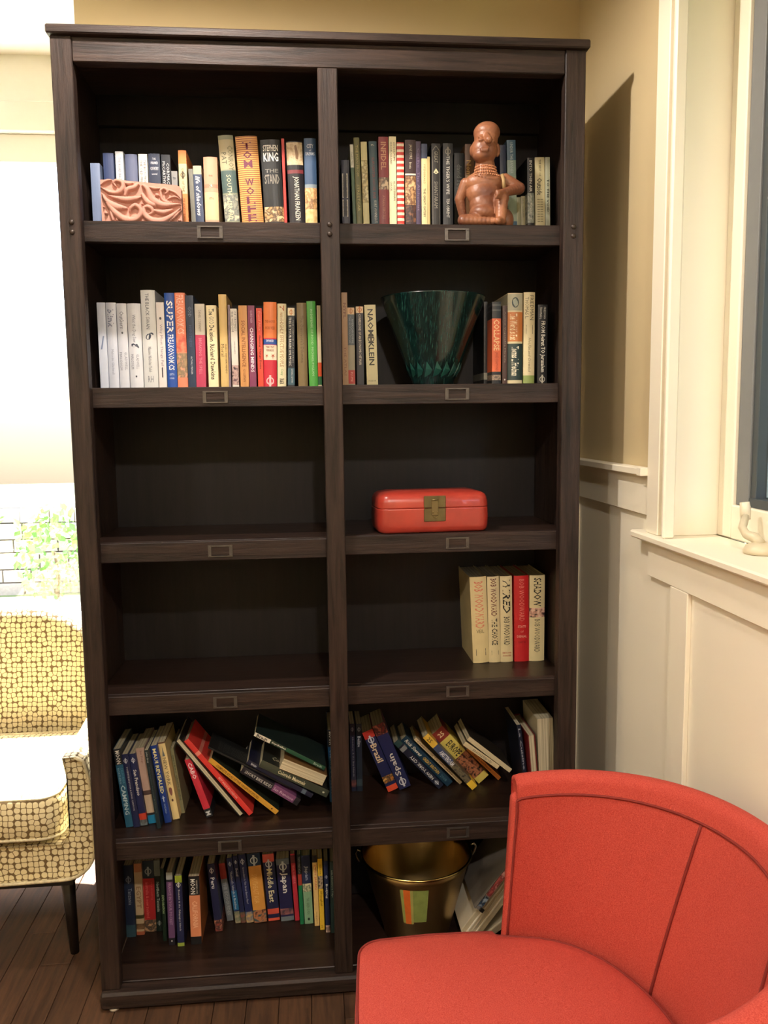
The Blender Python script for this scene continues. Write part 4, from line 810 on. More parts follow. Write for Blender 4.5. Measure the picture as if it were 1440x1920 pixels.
 ('R2R','h',1.0896,0.15,1.5971,0.0399,0.2386,0.175,0.0,'d4c69c','thick cream hardcover with orange and dark green title blocks',[(0.008,0.188,'aca68c'),(0.205,0.524,'c4773c'),(0.547,0.947,'2c3c38')],[('The World Is Flat',0.222,0.506,0.5,'f0dcb0','v',-0.12),('Thomas L. Friedman',0.576,0.9,0.5,'e8e0c4','v',0)],{'oval': 0.101}),
 ('R2R','h',1.1329,0.15,1.5971,0.0297,0.2409,0.165,0.0,'d8caa0','cream hardcover with a square picture mid-spine and a green foot',[(0.897,0.989,'8c9c58')],[('THOMAS L.',0.052,0.287,0.3,'5a5240','v',-0.24),('FRIEDMAN',0.034,0.299,0.34,'5a5240','v',0.2),('Hot,Flat,and Crowded',0.489,0.862,0.3,'6a6250','v',0,'i')],{'picture': (0.351,0.448)}),
 ('R2R','p',1.1704,0.15,1.5971,0.0258,0.2087,0.145,0.0,'191a1b','black paperback with tall white title,rightmost on the second right shelf',[],[('THOMAS L',0.03,0.176,0.22,'d4d2c6','v',-0.2),('FRIEDMAN',0.03,0.176,0.22,'d4d2c6','v',0.2),('FROM Beirut TO Jerusalem',0.203,0.842,0.55,'d8d4c4','v',0)],{'ring': [(0.93,'b0ac9c')]}),
 ('R4R','h',1.0064,0.19,0.8287,0.0458,0.245,0.175,0.0429,'dccb98','cream hardcover with pink-orange capitals,leftmost of the five on the fourth shelf',[],[('BOB WOODWARD',0.053,0.599,0.55,'d88468','v',0),('VEIL',0.611,0.652,0.5,'8a7c58','h',0)],{'picture': (0.834,0.916)}),
 ('R4R','h',1.0522,0.19,0.8287,0.0335,0.245,0.175,0.031,'dccda0','cream hardcover with maroon and black capitals,second of the five',[],[('BOB WOODWARD',0.023,0.459,0.5,'6a2c24','v',0),('THE CHOICE',0.488,0.796,0.5,'26221c','v',0)],{'picture': (0.86,0.912)}),
 ('R4R','h',1.0855,0.19,0.8287,0.0338,0.245,0.175,0.0177,'dccfa2','cream hardcover with a heavy black italic title,left of the red one',[],[('WIRED',0.041,0.43,0.62,'171512','v',0,'i'),('BOB WOODWARD',0.47,0.801,0.5,'2c2820','v',0),('SIMON AND',0.883,0.9,0.8,'a83428','h',0),('SCHUSTER',0.917,0.935,0.75,'a83428','h',0)],{}),
 ('R4R','h',1.1243,0.19,0.8287,0.0415,0.245,0.175,0.0129,'c4282c','red hardcover among the cream ones on the fourth shelf',[],[('BOB WOODWARD',0.041,0.528,0.34,'e88478','v',0),('STATE',0.575,0.604,0.6,'e8a090','h',0),('OF',0.639,0.662,0.25,'e8a090','h',0),('DENIAL',0.691,0.72,0.7,'e8a090','h',0),('PART III',0.761,0.784,0.5,'8a1c20','h',0)],{}),
 ('R4R','h',1.1658,0.19,0.8287,0.0433,0.245,0.175,0.0,'dccfa0','cream hardcover with a black-and-pink photo strip,rightmost of the five',[(0.378,0.488,('2a2224','d8a890','e8d0b8'))],[('SHADOW',0.029,0.36,0.5,'1c1a18','v',0),('BOB WOODWARD',0.511,0.895,0.36,'3c382c','v',0)],{}),
 ('R5L','p',0.054,0.1164,0.44,0.0192,0.2181,0.145,0.109,'2c6484','blue camping guide with a black top,leftmost leaning in the left travel shelf',[(0,0.2,'26282a')],[('MOON',0.02,0.19,0.6,'e8e6dc','v',0),('NORTHERN',0.24,0.44,0.3,'9cc4d8','v',-0.22),('CALIFORNIA',0.24,0.44,0.3,'5c9cbc','v',0.22),('CAMPING',0.46,0.84,0.6,'c4dce4','v',0)],{}),
 ('R5L','p',0.0744,0.114,0.44,0.0168,0.2042,0.145,0.1107,'232a52','slim navy travel guide with tiny white title,second from the left',[],[('YOSEMITE,SEQUOIA & KINGS CANYON',0.17,0.77,0.28,'d8d8dc','v',0)],{'ring': [(0.09,'c8ccd8')]}),
 ('R5L','p',0.0915,0.1208,0.44,0.0176,0.2017,0.145,0.1116,'252c58','navy city guide titled San Francisco with a red block at its foot',[(0.83,0.92,'c84430'),(0.92,1,('7a8a90','4a4440'))],[('San Francisco',0.22,0.58,0.5,'e4e2dc','v',0)],{'ring': [(0.09,'d0d4dc')]}),
 ('R5L','p',0.1107,0.1302,0.44,0.0222,0.2127,0.145,0.1184,'c4a89c','pinkish-beige paperback with a teal foot leaning beside the San Francisco guide',[(0.56,0.62,'5a4844'),(0.62,0.86,'c8b49c'),(0.86,0.89,'2a2a2c'),(0.89,1,'1e7fae')],[('Let Things',0.04,0.2,0.3,'8a5a50','v',0)],{}),
 ('R5L','p',0.1383,0.1,0.44,0.0102,0.2184,0.145,0.1136,'1e2c30','tall dark paperback standing behind the pinkish-beige one',[],[('John Grey',0.02,0.16,0.5,'a8aca8','v',0),('Italy Venice Tuscany & Umbria',0.22,0.8,0.35,'4c6068','v',0)],{}),
 ('R5L','p',0.1536,0.1285,0.44,0.0171,0.2189,0.145,0.1374,'1c3c8c','bright blue island guide with yellow-cream capitals',[],[('MAUI REVEALED',0.04,0.62,0.55,'f0e8a8','v',0),('WIZARD',0.75,0.88,0.25,'a0b8e0','v',0)],{'cross': 0.69}),
 ('R5L','p',0.172,0.1459,0.44,0.018,0.2207,0.145,0.1426,'e4cf94','cream-yellow city guide with a drawn spire and apple on its spine',[(0,0.02,'6a5040')],[('NEW YORK',0.2,0.56,0.5,'8a7a5c','v',0)],{'spire': 0.12}),
 ('R5L','p',0.1902,0.18,0.44,0.0085,0.1884,0.145,0.1278,'8c8c6c','thin sage-green guide leaning against the cream-yellow one',[],[('CHICAGO GREEN GUIDE',0.1,0.8,0.45,'4c503c','v',0)],{}),
 ('R5L','p',0.2616,0.1456,0.44,0.0181,0.174,0.145,0.3059,'c83244','red beach guide leaning steeply with a black foot',[(0.86,1,'26282c')],[('CABO',0.06,0.34,0.62,'f4dce0','v',0),('M',0.9,0.97,0.7,'c8ccd0','v',0)],{}),
 ('R5L','h',0.352,0.1377,0.44,0.0152,0.2772,0.165,0.6335,'1d1b1a','thin black hardcover leaning with its pale page edges outward,left of the red spine',[],[],{'flip': 1}),
 ('R5L','p',0.3758,0.1449,0.44,0.0138,0.2741,0.145,0.6488,'e0403a','thin bright red paperback leaning at a steep angle with small pale lettering',[(0.16,0.2,'f09080')],[('BEST WALKS IN LONDON',0.5,0.78,0.45,'f4b0a8','v',0)],{}),
 ('R5L','p',0.4477,0.143,0.44,0.0138,0.2381,0.145,0.8322,'d8a23c','yellow-gold paperback leaning low with brown lettering and green cover',[],[('COMPLETE ATLAS OF THE ORIGIN OF SPECIES',0.1,0.72,0.5,'7a5018','v',0)],{'side': '2c3428','dot': [(0.92,0.3,'4a3414')]}),
 ('R5L','p',0.5068,0.115,0.4755,0.0202,0.1806,0.145,0.9728,'23222a','charcoal guide titled in white with a purple label at the lower end',[(0.54,0.92,'7a4a74')],[('SHORT BIKE RIDES',0.06,0.52,0.42,'d4d2cc','v',0),('San Francisco',0.56,0.9,0.4,'e0c8dc','v',0)],{}),
 ('R5L','p',0.4922,0.12,0.5226,0.005,0.2503,0.1,1.0487,'1c1e1f','black paperback lying aslant with grey print on its back cover,above the gold spine',[],[],{'sidetext': 1}),
 ('R5L','p',0.5453,0.115,0.4952,0.013,0.2006,0.145,1.0137,'1c2038','thin dark navy guide lying on the charcoal one',[(0.84,0.9,'5a6878')],[('Britain',0.06,0.14,0.5,'c4c8d0','v',0)],{}),
 ('R5L','p',0.5865,0.105,0.4988,0.0209,0.2022,0.145,1.0731,'3f463a','olive-grey field guide with cream lettering and a visible front cover',[],[('Colorado Mammals',0.26,0.66,0.5,'dcd4b0','v',0)],{'side': '2c2f2a','sidetitle': 'Colorado','dot': [(0.93,0.25,'c8ccb8')]}),
 ('R5L','p',0.5765,0.1,0.5349,0.0315,0.1261,0.155,1.1228,'8a6a44','paperback with a tan cover and a thick fan of cream page edges facing out',[],[],{'flip': 1,'side': '7a5a34'}),
 ('R5L','p',0.5816,0.105,0.5765,0.0107,0.2112,0.145,1.0513,'21503a','thin green island guide on top of the leaning pile with a white end label',[(0,0.22,'dcd8c8'),(0.22,0.45,'24382c')],[('Bradt',0.03,0.18,0.8,'26241f','v',0),('Seychelles',0.24,0.44,0.6,'e4e4d8','v',0),('Bradt',0.84,0.96,0.6,'a8b8a8','v',0)],{'side': '23302c'}),
 ('R5L','p',0.5976,0.2,0.44,0.0173,0.2101,0.145,0.0153,'1c5f98','upright blue camping guide with black top against the centre upright',[(0,0.23,'1c1e22')],[('MOON',0.02,0.2,0.55,'e8e8e4','v',0),('COLORADO CAMPING',0.27,0.88,0.5,'a8cce4','v',0)],{}),
 ('R5R','p',0.6624,0.2578,0.4412,0.0142,0.202,0.1072,0.0138,'20253c','dark navy guide to bay islands,first right of the centre upright',[(0.83,0.94,('7a4a48','2a2430'))],[('Honduras & the Bay Islands',0.2,0.78,0.38,'9a9ca4','v',0)],{'ring': [(0.08,'8a8c98')]}),
 ('R5R','p',0.6778,0.256,0.4412,0.0162,0.2018,0.109,0.0,'1c2a3c','dark teal-navy guide titled Belize,second from the centre upright',[(0.82,0.92,'3a4a54')],[('Belize',0.18,0.34,0.55,'a8b0bc','v',0)],{'ring': [(0.08,'8a94a4')]}),
 ('R5R','p',0.7671,0.2389,0.4412,0.0308,0.195,0.1261,0.384,'20285a','navy guide titled Brazil with a red top edge and orange foot,leaning left',[(0,0.12,'c83c34'),(0.75,0.86,('e8b468','3a2c28','c8843c')),(0.91,1,'e8583c')],[('Brazil',0.22,0.52,0.6,'f0d8b4','v',0)],{'ring': [(0.15,'d8dce8')]}),
 ('R5R','p',0.8013,0.2484,0.4412,0.0348,0.2096,0.1166,0.3765,'222a5c','navy guide titled Spain with its lettering upside down,leaning beside the Brazil guide',[(0,0.16,('7a2c30','2a1c28','b86850'))],[('Spain',0.46,0.8,0.6,'e4e0dc','u',0)],{'ring': [(0.9,'d8dce8')]}),
 ('R5R','p',0.9147,0.2419,0.4412,0.0186,0.1945,0.1231,0.7356,'1c2238','dark navy guide titled New York City with upside-down lettering',[(0,0.1,'2c4c50'),(0.13,0.2,'8a9094')],[('NEW YORK CITY',0.32,0.82,0.5,'dcdcd8','u',0)],{'ring': [(0.9,'c8ccd4')]}),
 ('R5R','p',0.9417,0.2548,0.4412,0.0218,0.1993,0.1102,0.7429,'173a50','dark teal guide with white script and gold capitals about Great Britain',[],[('Rick Steves',0.04,0.38,0.5,'e0dcd0','v',0,'i'),('GREAT BRITAIN',0.42,0.76,0.45,'c8a850','v',0),('2008',0.8,0.92,0.4,'5c8494','v',0)],{}),
 ('R5R','p',0.9809,0.2659,0.4412,0.0094,0.1965,0.0991,0.7578,'dcc8a0','thin cream booklet between the Great Britain and Amsterdam guides',[],[('CAMBRIDGE TO SPELLMAN',0.05,0.8,0.5,'9a7a5c','v',0)],{}),
 ('R5R','p',1.0097,0.2238,0.4412,0.0193,0.2176,0.1412,0.7168,'5a5048','guide titled Amsterdam with yellow ends and a blue band',[(0,0.2,'ecc04c'),(0.2,0.52,'485478'),(0.52,0.88,('4a4438','7a7058','2c2a28')),(0.88,1,'f0c840')],[('AMSTERDAM',0.3,0.56,0.7,'dcdce0','v',0),('25',0.05,0.12,0.6,'6a4a20','v',0)],{}),
 ('R5R','p',1.0371,0.2629,0.4412,0.0392,0.2091,0.1021,0.7241,'dccb68','wide pale yellow guide titled Europe with a red top and a photo on its spine',[(0,0.17,'8c3830'),(0.5,0.9,('4a2c28','b87854','1c1816')),(0.9,1,'d8c868')],[('25',0.05,0.12,0.5,'e8d0a0','h',0),('EUROPE',0.24,0.48,0.6,'2a2820','v',0)],{}),
 ('R5R','p',1.0991,0.2803,0.4412,0.0119,0.1375,0.0847,0.7774,'d8863c','thin orange paperback leaning against the Europe guide',[],[('Europe and Beyond',0.2,0.72,0.5,'7a3c18','v',0)],{}),
 ('R5R','p',1.0744,0.19,0.5163,0.0129,0.1244,0.145,0.9131,'dccca4','slim cream paperback with upside-down grey lettering',[],[('QUESTIONS',0.25,0.8,0.6,'8a8270','u',0)],{}),
 ('R5R','p',1.1088,0.185,0.5064,0.0129,0.1595,0.145,0.8742,'d4c8a4','cream paperback on top of the leaning pile behind the red chair',[],[],{'side': '3a342c'}),
 ('R5R','p',1.1489,0.15,0.4412,0.0118,0.22,0.145,0.1317,'1b2234','dark navy upright book with grey lettering behind the red chair',[],[('La Cuisine',0.05,0.6,0.5,'a0a4b0','v',0)],{}),
 ('R5R','h',1.1608,0.12,0.4412,0.0201,0.2,0.165,0.0867,'7a2426','maroon-topped book with its cream pages facing out behind the red chair',[],[],{'flip': 1}),
 ('R5R','p',1.1807,0.12,0.4412,0.044,0.245,0.155,0.0448,'cfc7a8','thick white block of page edges facing out,rightmost on the travel shelf',[],[],{'flip': 1}),
 ('R6L','p',0.0166,0.2182,0.0623,0.0257,0.215,0.145,0.0,'1f2a42','navy guide titled Tanzania,leftmost on the bottom shelf',[(0.83,1,'34505c')],[('Tanzania',0.32,0.55,0.4,'9aa4b0','v',0.1)],{'ring': [(0.2,'8a94a4')]}),
 ('R6L','p',0.0436,0.225,0.0623,0.0211,0.215,0.14,0.0,'c4ae8c','cream guide titled Egypt with small dark pictures',[(0.72,0.77,'4a4424'),(0.84,0.92,('8a6a4c','5a4430')),(0.95,1,'b86848'),(0,0.12,'b8805c')],[('EGYPT',0.32,0.62,0.6,'9a7a58','v',0)],{}),
 ('R6L','p',0.0646,0.2375,0.0623,0.0312,0.215,0.1275,0.0,'b42c30','red and navy guide with a photo at its foot,left part of the bottom shelf',[(0,0.25,'22303e'),(0.83,1,('c8a078','3a3c38','8a6a50'))],[('australia & new zealand',0.3,0.8,0.28,'e07870','v',-0.15),('on a shoestring',0.3,0.55,0.22,'d86860','v',0.25)],{'ring': [(0.15,'a8b0b4')]}),
 ('R6L','p',0.097,0.2363,0.0623,0.0168,0.215,0.1287,0.0,'1e2c26','dark green guide titled Northern Tanzania with a grey top label',[(0,0.22,'7c8480')],[('Northern Tanzania',0.3,0.72,0.5,'a8b4a8','v',0)],{'ring': [(0.88,'98a098')]}),
 ('R6L','p',0.1228,0.1897,0.0623,0.0097,0.215,0.145,0.0,'1c3024','thin dark green guide with pale italic title',[],[('EXPLORATION',0.36,0.62,0.6,'a8c490','v',0,'i')],{}),
 ('R6L','p',0.1423,0.1685,0.0623,0.0171,0.215,0.145,0.0,'6a4a74','purple guide with a white label and black foot',[(0,0.1,'a8aca8'),(0.1,0.13,'2a2830'),(0.9,1,'221f28')],[('FRANCE IN YOUR POCKET',0.14,0.72,0.45,'a888ac','v',0)],{'dot': [(0.94,0.25,'d0d0d0')]}),
 ('R6L','p',0.1672,0.1611,0.0623,0.0185,0.2082,0.145,0.0,'23284e','navy guide to Ecuador with lime green ends,pulled forward',[(0,0.1,'a0b43c'),(0.95,1,'a0b44c')],[('Ecuador & the Galapagos Islands',0.2,0.78,0.32,'dcdce0','v',0)],{'ring': [(0.13,'d8dcd8')],'side': '1c2038'}),
 ('R6L','p',0.2034,0.1649,0.0623,0.029,0.2014,0.145,0.0,'e09068','orange guide to California with a black top,pulled forward of its row',[(0,0.28,'1e1f22'),(0.885,1,'1c1d20')],[('MOON',0.04,0.26,0.45,'f0eee4','v',-0.12),('HANDBOOKS',0.06,0.26,0.16,'d8d4c8','v',0.25),('CALIFORNIA',0.36,0.76,0.5,'f4bc98','v',0)],{'side': 'b07040'}),
 ('R6L','p',0.2649,0.2163,0.0623,0.0206,0.2058,0.145,0.0824,'23264a','navy guide titled Peru with a red photo at its foot',[(0.83,1,('9a4c40','3a2c30','c88468'))],[('Peru',0.2,0.36,0.55,'e0e0e4','v',0)],{'ring': [(0.1,'c8ccd8')]}),
 ('R6L','p',0.2932,0.2639,0.0623,0.0179,0.1791,0.1011,0.1073,'7c848c','grey guide with a red top leaning right of the Peru guide',[(0,0.27,'a03832')],[('THE ECOGUIDES',0.32,0.9,0.55,'a8b0b8','v',0)],{}),
 ('R6L','p',0.3185,0.2504,0.0623,0.0155,0.2014,0.1146,0.099,'242c5a','navy and sky-blue guide to islands and beaches',[(0.5,0.8,'2c6c9c'),(0.82,1,('a89c80','5a7060'))],[("Thailand's Islands & Beaches",0.2,0.78,0.4,'d8dce0','v',0)],{'ring': [(0.09,'c8d0e0')]}),
 ('R6L','p',0.3353,0.2503,0.0623,0.013,0.2067,0.1147,0.0914,'222850','thin navy guide with a short white title,right of the islands guide',[(0.84,1,('8a5048','3c5c44'))],[('Seoul',0.18,0.3,0.5,'c8ccd8','v',0)],{'ring': [(0.09,'c8d0e0')]}),
 ('R6L','p',0.3506,0.2486,0.0623,0.0204,0.2099,0.1164,0.0895,'242c5c','navy guide with a blue and sand photo foot left of the amber panel',[(0.84,1,('c8a870','5a708c'))],[('Queensland & The Great Barrier Reef',0.18,0.72,0.3,'c8ccdc','v',0)],{'ring': [(0.1,'c8d0e0')]}),
 ('R6L','p',0.3728,0.2461,0.0623,0.0364,0.2126,0.1189,0.074,'e0a04c','guide with a broad amber panel and coral photo on a navy spine',[(0,0.18,'243a5c'),(0.82,1,('3c5c64','c88458','5a3c34'))],[('SOUTHEAST ASIA',0.3,0.72,0.4,'f0c47c','v',-0.1)],{'ring': [(0.1,'c8d4e4')]}),
 ('R6L','p',0.4135,0.2506,0.0623,0.0326,0.2056,0.1144,0.0643,'22264c','navy guide titled Middle East with coral-red ends',[(0,0.12,'e0685c'),(0.82,0.9,'d85a48'),(0.96,1,'e8644c')],[('Middle East',0.22,0.72,0.5,'e8e0b8','v',0)],{'ring': [(0.15,'d0d4e0')]}),
 ('R6L','p',0.4505,0.2452,0.0623,0.0372,0.1919,0.1198,0.0584,'262450','thick navy guide titled Japan with grey ends and large white lettering',[(0,0.1,'6c7a8c'),(0.8,0.9,('a86c6c','4a3c48')),(0.93,1,'78848c')],[('Japan',0.22,0.55,0.6,'eceae8','v',0)],{'ring': [(0.13,'d0d8e4')]}),
 ('R6L','p',0.4908,0.2441,0.0623,0.0127,0.2061,0.1209,0.0494,'c43444','thin crimson guide between the thick Japan guide and the green one',[(0.02,0.14,'6a2c34')],[('TEXAS BARBECUE',0.16,0.44,0.5,'e88890','v',0)],{}),
 ('R6L','p',0.5058,0.225,0.0623,0.0108,0.2131,0.14,0.0265,'1f7c50','slim green guide with a dark top',[(0,0.28,'20282c'),(0.28,0.44,'b04438')],[('TOKYO STREET ATLAS',0.03,0.27,0.5,'a8acb0','v',0)],{}),
 ('R6L','p',0.519,0.2248,0.0623,0.0244,0.2093,0.1402,0.0317,'8cb894','pale green guide with a navy top titled Japan in thin letters',[(0,0.41,'2a3458'),(0.41,0.53,('c8c8a0','6a7868','e4dcb8'))],[('Japan',0.15,0.36,0.5,'a8b0c4','v',0),('THE GREEN GUIDE',0.62,0.86,0.3,'4a6a50','v',0)],{'dot': [(0.93,0.3,'1c3424')]}),
 ('R6L','p',0.5472,0.2123,0.0623,0.0138,0.215,0.145,0.0164,'e8c884','cream-yellow book titled Lost Japan',[(0,0.1,'28282c')],[('LOST JAPAN',0.14,0.48,0.5,'d87c58','v',0),('lonely planet',0.8,0.97,0.3,'2c2a24','v',0)],{}),
 ('R6L','p',0.5627,0.1923,0.0623,0.0127,0.215,0.145,0.0168,'ecc43c','bright yellow guide titled Shanghai',[(0.24,0.42,('2c2a28','c8b494','5a5048'))],[('Shanghai',0.45,0.66,0.6,'b08418','v',0),('25',0.93,0.97,0.5,'b08418','h',0),('INSIDER',0.08,0.22,0.3,'a07c20','v',0)],{}),
 ('R6L','p',0.5786,0.1782,0.0623,0.0124,0.215,0.145,0.0126,'202c50','navy guide titled Beijing beside the yellow one',[(0.9,1,('d0b0a0','3a2c38'))],[('Beijing',0.32,0.52,0.6,'d8d8d4','v',0)],{'ring': [(0.22,'b0b8c8')]}),
 ('R6L','p',0.5931,0.1741,0.0623,0.0106,0.215,0.145,0.0,'2a4040','thin dark green guide,rightmost in the bottom left compartment',[],[('Little Adventures in Tokyo',0.12,0.5,0.5,'b0bcb4','v',0)],{}),
]

GROUPS = {'R1L': 'books on the top left shelf', 'R1R': 'books on the top right shelf', 'R2L': 'books on the second left shelf', 'R2R': 'books on the second right shelf',
          'R4R': 'thick hardcovers on the fourth right shelf', 'R5L': 'travel guides tumbled on the fifth left shelf', 'R5R': 'travel guides leaning on the fifth right shelf', 'R6L': 'travel guides on the bottom left shelf'}
def book(row, kind, px, Y, pz, w, h, d, th, col, label, bands, texts, ex):
    hard = kind == 'h'; hw = w/2; bulge = (min(.0045, w*.13) if hard else min(.0012, w*.05)); flip = ex.get('flip')
    tk = .0022 if hard else .0009
    if w < .008: tk = .0008
    ins = .003 if hard else .0006
    def ysp(x): return -bulge*(1-min(1, (x/hw)**2))+bulge
    N = 8 if hard else 4
    outer = [(-hw, d)]+[(-hw+w*i/N, ysp(-hw+w*i/N)) for i in range(N+1)]+[(hw, d)]
    # a soft shoulder at both spine edges
    inner = [(-hw+tk, d)]+[((-hw+w*i/N)*(hw-tk)/hw, ysp(-hw+w*i/N)+tk) for i in range(N+1)]+[(hw-tk, d)]
    fy = (lambda p: (p[0], d-p[1])) if flip else (lambda p: p)
    outer = [fy(p) for p in outer]; inner = [fy(p) for p in inner]
    mats = [mat(col, .38 if hard else .42, noise=.05, nscale=25, spec=.5)]
    if ex.get('side'): mats.append(mat(ex['side'], .42, noise=.12, nscale=18))
    side = 1 if ex.get('side') else 0
    cuts = []
    for q in bands:
        if q[0] == 'stripes':
            n = q[1]; mats.append(mat(q[2], .4)); mi = len(mats)-1
            for i in range(n): cuts.append(((i+.2)/n, (i+.55)/n, mi))
        elif q[0] == 'blocks':
            n = q[1]; mats.append(mat(q[2], .4)); mi = len(mats)-1
            for i in range(n): cuts.append(((i+.2)/n, (i+.66)/n, mi))
        elif isinstance(q[0], str): pass
        else:
            mats.append(photo_mat(q[2]) if isinstance(q[2], tuple) else mat(q[2], .4)); cuts.append((q[0], q[1], len(mats)-1))
    zs = sorted({0., 1.}|{max(0, min(1, 1-c[0])) for c in cuts}|{max(0, min(1, 1-c[1])) for c in cuts})
    b = MB(); n = len(outer); V = []
    for z in zs:
        for p in outer: V.append((p[0], p[1], z*h))
        for p in inner: V.append((p[0], p[1], z*h))
    F = []; MI = []
    for k in range(len(zs)-1):
        zm = 1-(zs[k]+zs[k+1])/2; mi = 0
        for c in cuts:
            if c[0] <= zm <= c[1]: mi = c[2]
        a = k*2*n; c_ = (k+1)*2*n
        for i in range(n-1):
            edge = i == 0 or i == n-2
            F.append((a+i, a+i+1, c_+i+1, c_+i)); MI.append(side if (edge and side) else mi)
            F.append((a+n+i+1, a+n+i, c_+n+i, c_+n+i+1)); MI.append(0)
        for i in (0, n-1): F.append((a+i, a+n+i, c_+n+i, c_+i)); MI.append(0)
    for a in (0, (len(zs)-1)*2*n):
        for i in range(n-1): F.append((a+i, a+i+1, a+n+i+1, a+n+i)); MI.append(0)
    for f, mi in zip(F, MI): b.f.append(f); b.m.append(mi); b.sm.append(False)
    b.v = V
    name = 'hardcover_book' if hard else 'paperback_book'
    o = b.build(name, mats); fix_normals(o)
    o.location = (px+hw*cos(th), Y, pz+hw*sin(th)+.0004); o.rotation_euler = (0, -th, 0)
    tag(o, label, 'book', GROUPS[row])
    pw = hw-tk-.0001; b = MB(); p0, p1 = (bulge+tk+.0005, d-ins)
    if flip: p0, p1 = d-p1, d-p0
    if ex.get('fan'): pass
    b.box(-pw, pw, p0, p1, ins, h-ins)
    b.build('pages', PAGES, o)
    if flip: return o
    e = .0004
    def pt(x, zf): return (x, ysp(x)-e, zf)
    for s_, f0, f1, hf, tc_, ori, xo, *it in texts:
        ital = bool(it); tm = mat(tc_, .45, noise=.02); bold = hf >= .45
        if ori == 'v':
            L = (f1-f0)*h; Hh = hf*w; cx = xo*w; z1 = h*(1-f0)
            lettering(s_, L, Hh, tm, o, lambda a, c, cx=cx, z1=z1, Hh=Hh: pt(cx-Hh/2+c, z1-a), ital, bold)
        elif ori == 'u':
            L = (f1-f0)*h; Hh = hf*w; cx = xo*w; z0 = h*(1-f1)
            lettering(s_, L, Hh, tm, o, lambda a, c, cx=cx, z0=z0, Hh=Hh: pt(cx+Hh/2-c, z0+a), ital, bold)
        elif ori == 'h':
            L = hf*w*.95; Hh = (f1-f0)*h; z0 = h*(1-f1)
            lettering(s_, L, Hh, tm, o, lambda a, c, L=L, z0=z0: pt(-L/2+a, z0+c), ital, bold)
        else:
            chs = list(s_); step = (f1-f0)*h/len(chs)
            for i, ch in enumerate(chs):
                if ch == ' ': continue
                z0 = h*(1-f0)-step*(i+1)+step*.1; L = hf*w*1.1
                lettering(ch, L, step*.82, tm, o, lambda a, c, L=L, z0=z0: pt(-L/2+a, z0+c), False, True)
    def flat(nm, pts, colr):
        q = MB(); q.add([(x_, ysp(x_)-e*.7, z_) for x_, z_ in pts], [tuple(range(len(pts)))]); q.build(nm, colr if not isinstance(colr, str) else mat(colr, .45), o)
    def ringm(zf, colr, R, r):
        q = MB(); n_ = 16; vs = []; z0 = h*(1-zf)
        for i in range(n_):
            a = 2*pi*i/n_
            for rr in (R, r): x_ = rr*cos(a); vs.append((x_, ysp(x_)-e, z0+rr*sin(a)))
        q.add(vs, [(2*i, 2*((i+1) % n_), 2*((i+1) % n_)+1, 2*i+1) for i in range(n_)])
        q.add([pt(-r*.35, z0-R*1.5), pt(r*.35, z0-R*1.5), pt(r*.35, z0+R*1.5), pt(-r*.35, z0+R*1.5)], [(0, 1, 2, 3)])
        q.build('spine_emblem', mat(colr, .45), o)
    for zf, c_ in ex.get('ring', ()): ringm(zf, c_, w*.30, w*.22)
    for q in ex.get('dot', ()):
        R = w*q[1]*.6; z0 = h*(1-q[0]); flat('spine_emblem', [(R*cos(2*pi*i/12)*.8, z0+R*sin(2*pi*i/12)) for i in range(12)], q[2] if len(q) > 2 else '3a4050')
    if 'dog' in ex:
        z0 = h*(1-ex['dog']); f_ = w
        if w > .0335: pts = [(-.22, .1), (-.1, .24), (.08, .26), (.16, .12), (.3, .16), (.3, .28), (.18, .34), (.06, .3), (.14, .02), (.04, -.16), (-.14, -.18), (-.26, -.06)]
        else: pts = [(-.28, .3), (-.28, .12), (-.1, .06), (.1, .1), (.26, -.04), (.3, .04), (.16, .3), (.02, .26), (-.12, .34)]
        flat('spine_picture', [(x_*f_, z0+z_*f_) for x_, z_ in pts], '3c4658')
    if 'pencil' in ex: z0 = h*(1-ex['pencil']); flat('spine_picture', [(-.0015, z0-.024), (.0015, z0-.024), (.0015, z0), (0, z0+.003), (-.0015, z0)], '3a3440')
    if 'palm' in ex:
        z0 = h*(1-ex['palm'])
        for dx, s_ in ((-.25, .8), (.22, 1)):
            flat('spine_picture', [((dx+x_*s_)*w, z0+z_*w*s_) for x_, z_ in ((0, -.28), (.03, 0), (.16, -.04), (.05, .08), (.14, .2), (0, .1), (-.14, .2), (-.05, .08), (-.16, -.04), (-.03, 0))], 'b04a30')
    if 'oval' in ex:
        z0 = h*(1-ex['oval']); flat('spine_picture', [(.24*w*cos(2*pi*i/16), z0+.34*w*sin(2*pi*i/16)) for i in range(16)], '3e4844')
        ringm(ex['oval'], '9aa092', w*.16, w*.08)
    if 'picture' in ex:
        a_, b_ = ex['picture']; q_ = .3*w; flat('spine_picture', [(-q_, h*(1-b_)), (q_, h*(1-b_)), (q_, h*(1-a_)), (-q_, h*(1-a_))], photo_mat(('2c2c28', '6a6a58', 'b4aa84'), 160))
    if 'spire' in ex:
        z0 = h*(1-ex['spire']); flat('spine_picture', [(-.2*w, z0-.014), (.2*w, z0-.014), (.08*w, z0), (0, z0+.016), (-.08*w, z0)], '6a7070')
        z0 = h*.36; flat('spine_picture', [(.24*w*cos(2*pi*i/12), z0+.012*sin(2*pi*i/12)+.003*abs(cos(2*pi*i/12))) for i in range(12)], '8a5a50')
        z0 = h*.25; flat('spine_picture', [(.15*w*cos(2*pi*i/10), z0+.004*sin(2*pi*i/10)) for i in range(10)], '5a3c34')
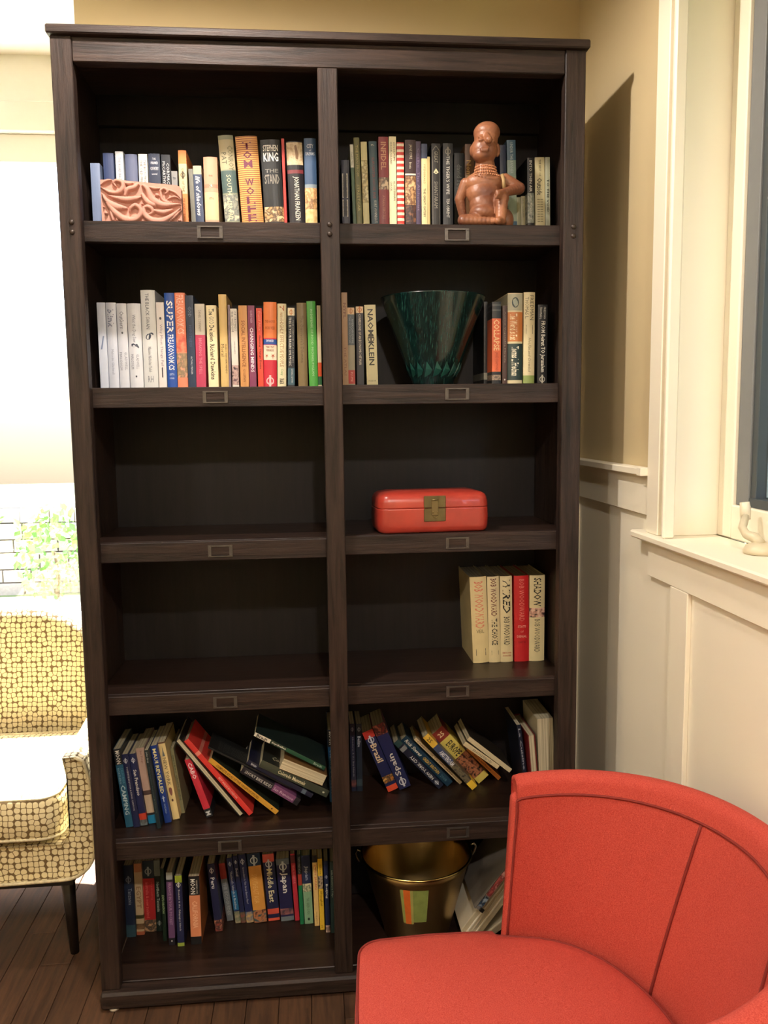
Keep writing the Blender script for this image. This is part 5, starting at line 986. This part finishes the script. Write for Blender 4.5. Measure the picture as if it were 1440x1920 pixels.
    if 'cross' in ex: z0 = h*(1-ex['cross']); flat('spine_emblem', [(-.001, z0-.008), (.001, z0-.008), (.001, z0+.002), (.004, z0+.002), (.004, z0+.004), (.001, z0+.004), (.001, z0+.009), (-.001, z0+.009), (-.001, z0+.004), (-.004, z0+.004), (-.004, z0+.002), (-.001, z0+.002)], 'c8d8e8')
    if 'diamond' in ex:
        z0 = h*(1-ex['diamond'][0]); flat('spine_emblem', [(-.3*w, z0), (0, z0-.004), (.3*w, z0), (0, z0+.010)], ex['diamond'][1])
    if 'tie' in ex:
        flat('spine_picture', [(-.36*w, h*.985), (.4*w, h*.985), (.3*w, h*.80), (-.1*w, h*.78)], 'd6c4a0')
        flat('spine_picture', [(.0*w, h*.95), (.12*w, h*.96), (.24*w, h*.86), (.2*w, h*.80), (.06*w, h*.81)], '8a6a4c')
    for q in bands:
        if q[0] == 'barcode':
            za, zb_ = h*(1-q[2]), h*(1-q[1]); x0, x1 = -.42*w, .28*w
            flat('barcode', [(x0, za), (x1, za), (x1, zb_), (x0, zb_)], 'cfc9b8')
            m_ = MB(); z = za+.002; rb = random.Random(5)
            while z < zb_-.003:
                t_ = rb.choice((.0006, .0010, .0016)); m_.add([(x0+.0015, ysp(0)-e*1.2, z), (x1-.0015, ysp(0)-e*1.2, z), (x1-.0015, ysp(0)-e*1.2, z+t_), (x0+.0015, ysp(0)-e*1.2, z+t_)], [(0, 1, 2, 3)]); z += t_+rb.choice((.0007, .0012))
            m_.build('barcode', mat('2a2826', .5), o)
        if q[0] == 'bars':
            m_ = MB(); za, zb_ = h*(1-q[2]), h*(1-q[1]); k = 10
            for i in range(k):
                z = za+(zb_-za)*i/k; m_.add([pt(-.3*w, z), pt(.3*w, z), pt(.3*w, z+.0016), pt(-.3*w, z+.0016)], [(0, 1, 2, 3)])
            m_.build('spine_bars', mat(q[3], .5), o)
        if q[0] == 'frame':
            m_ = MB(); X, t_ = .38*w, .0007
            for x0, x1, z0, z1 in ((-X, -X+t_, .01, h-.016), (X-t_, X, .01, h-.016), (-X, X, .01, .01+t_)):
                m_.add([pt(x0, z0), pt(x1, z0), pt(x1, z1), pt(x0, z1)], [(0, 1, 2, 3)])
            for s_ in (-1, 1): m_.add([pt(s_*X, h-.016), pt(s_*X, h-.018), pt(0, h-.007), pt(0, h-.005)], [(0, 1, 2, 3)])
            m_.build('spine_border', mat(q[1], .4), o)
    if ex.get('sidetitle') or ex.get('sidetext'):
        s_ = ex.get('sidetitle') or 'the story of a long walk home'
        tm = mat('d8d2b4', .5) if ex.get('sidetitle') else mat('8a8c88', .5)
        if ex.get('sidetitle'): lettering(s_, .065, .022, tm, o, lambda a, c: (hw+e, .03+c, h*.86-a), True, False, 'cover_title')
        else:
            for k in range(7): lettering(s_, .12-.006*(k % 3), .0036, tm, o, lambda a, c, k=k: (hw+e, .014+k*.008+c, h*.9-a), False, False, 'back_cover_print')
    return o
for q in BOOKS: book(*q)

set_all_lettering()
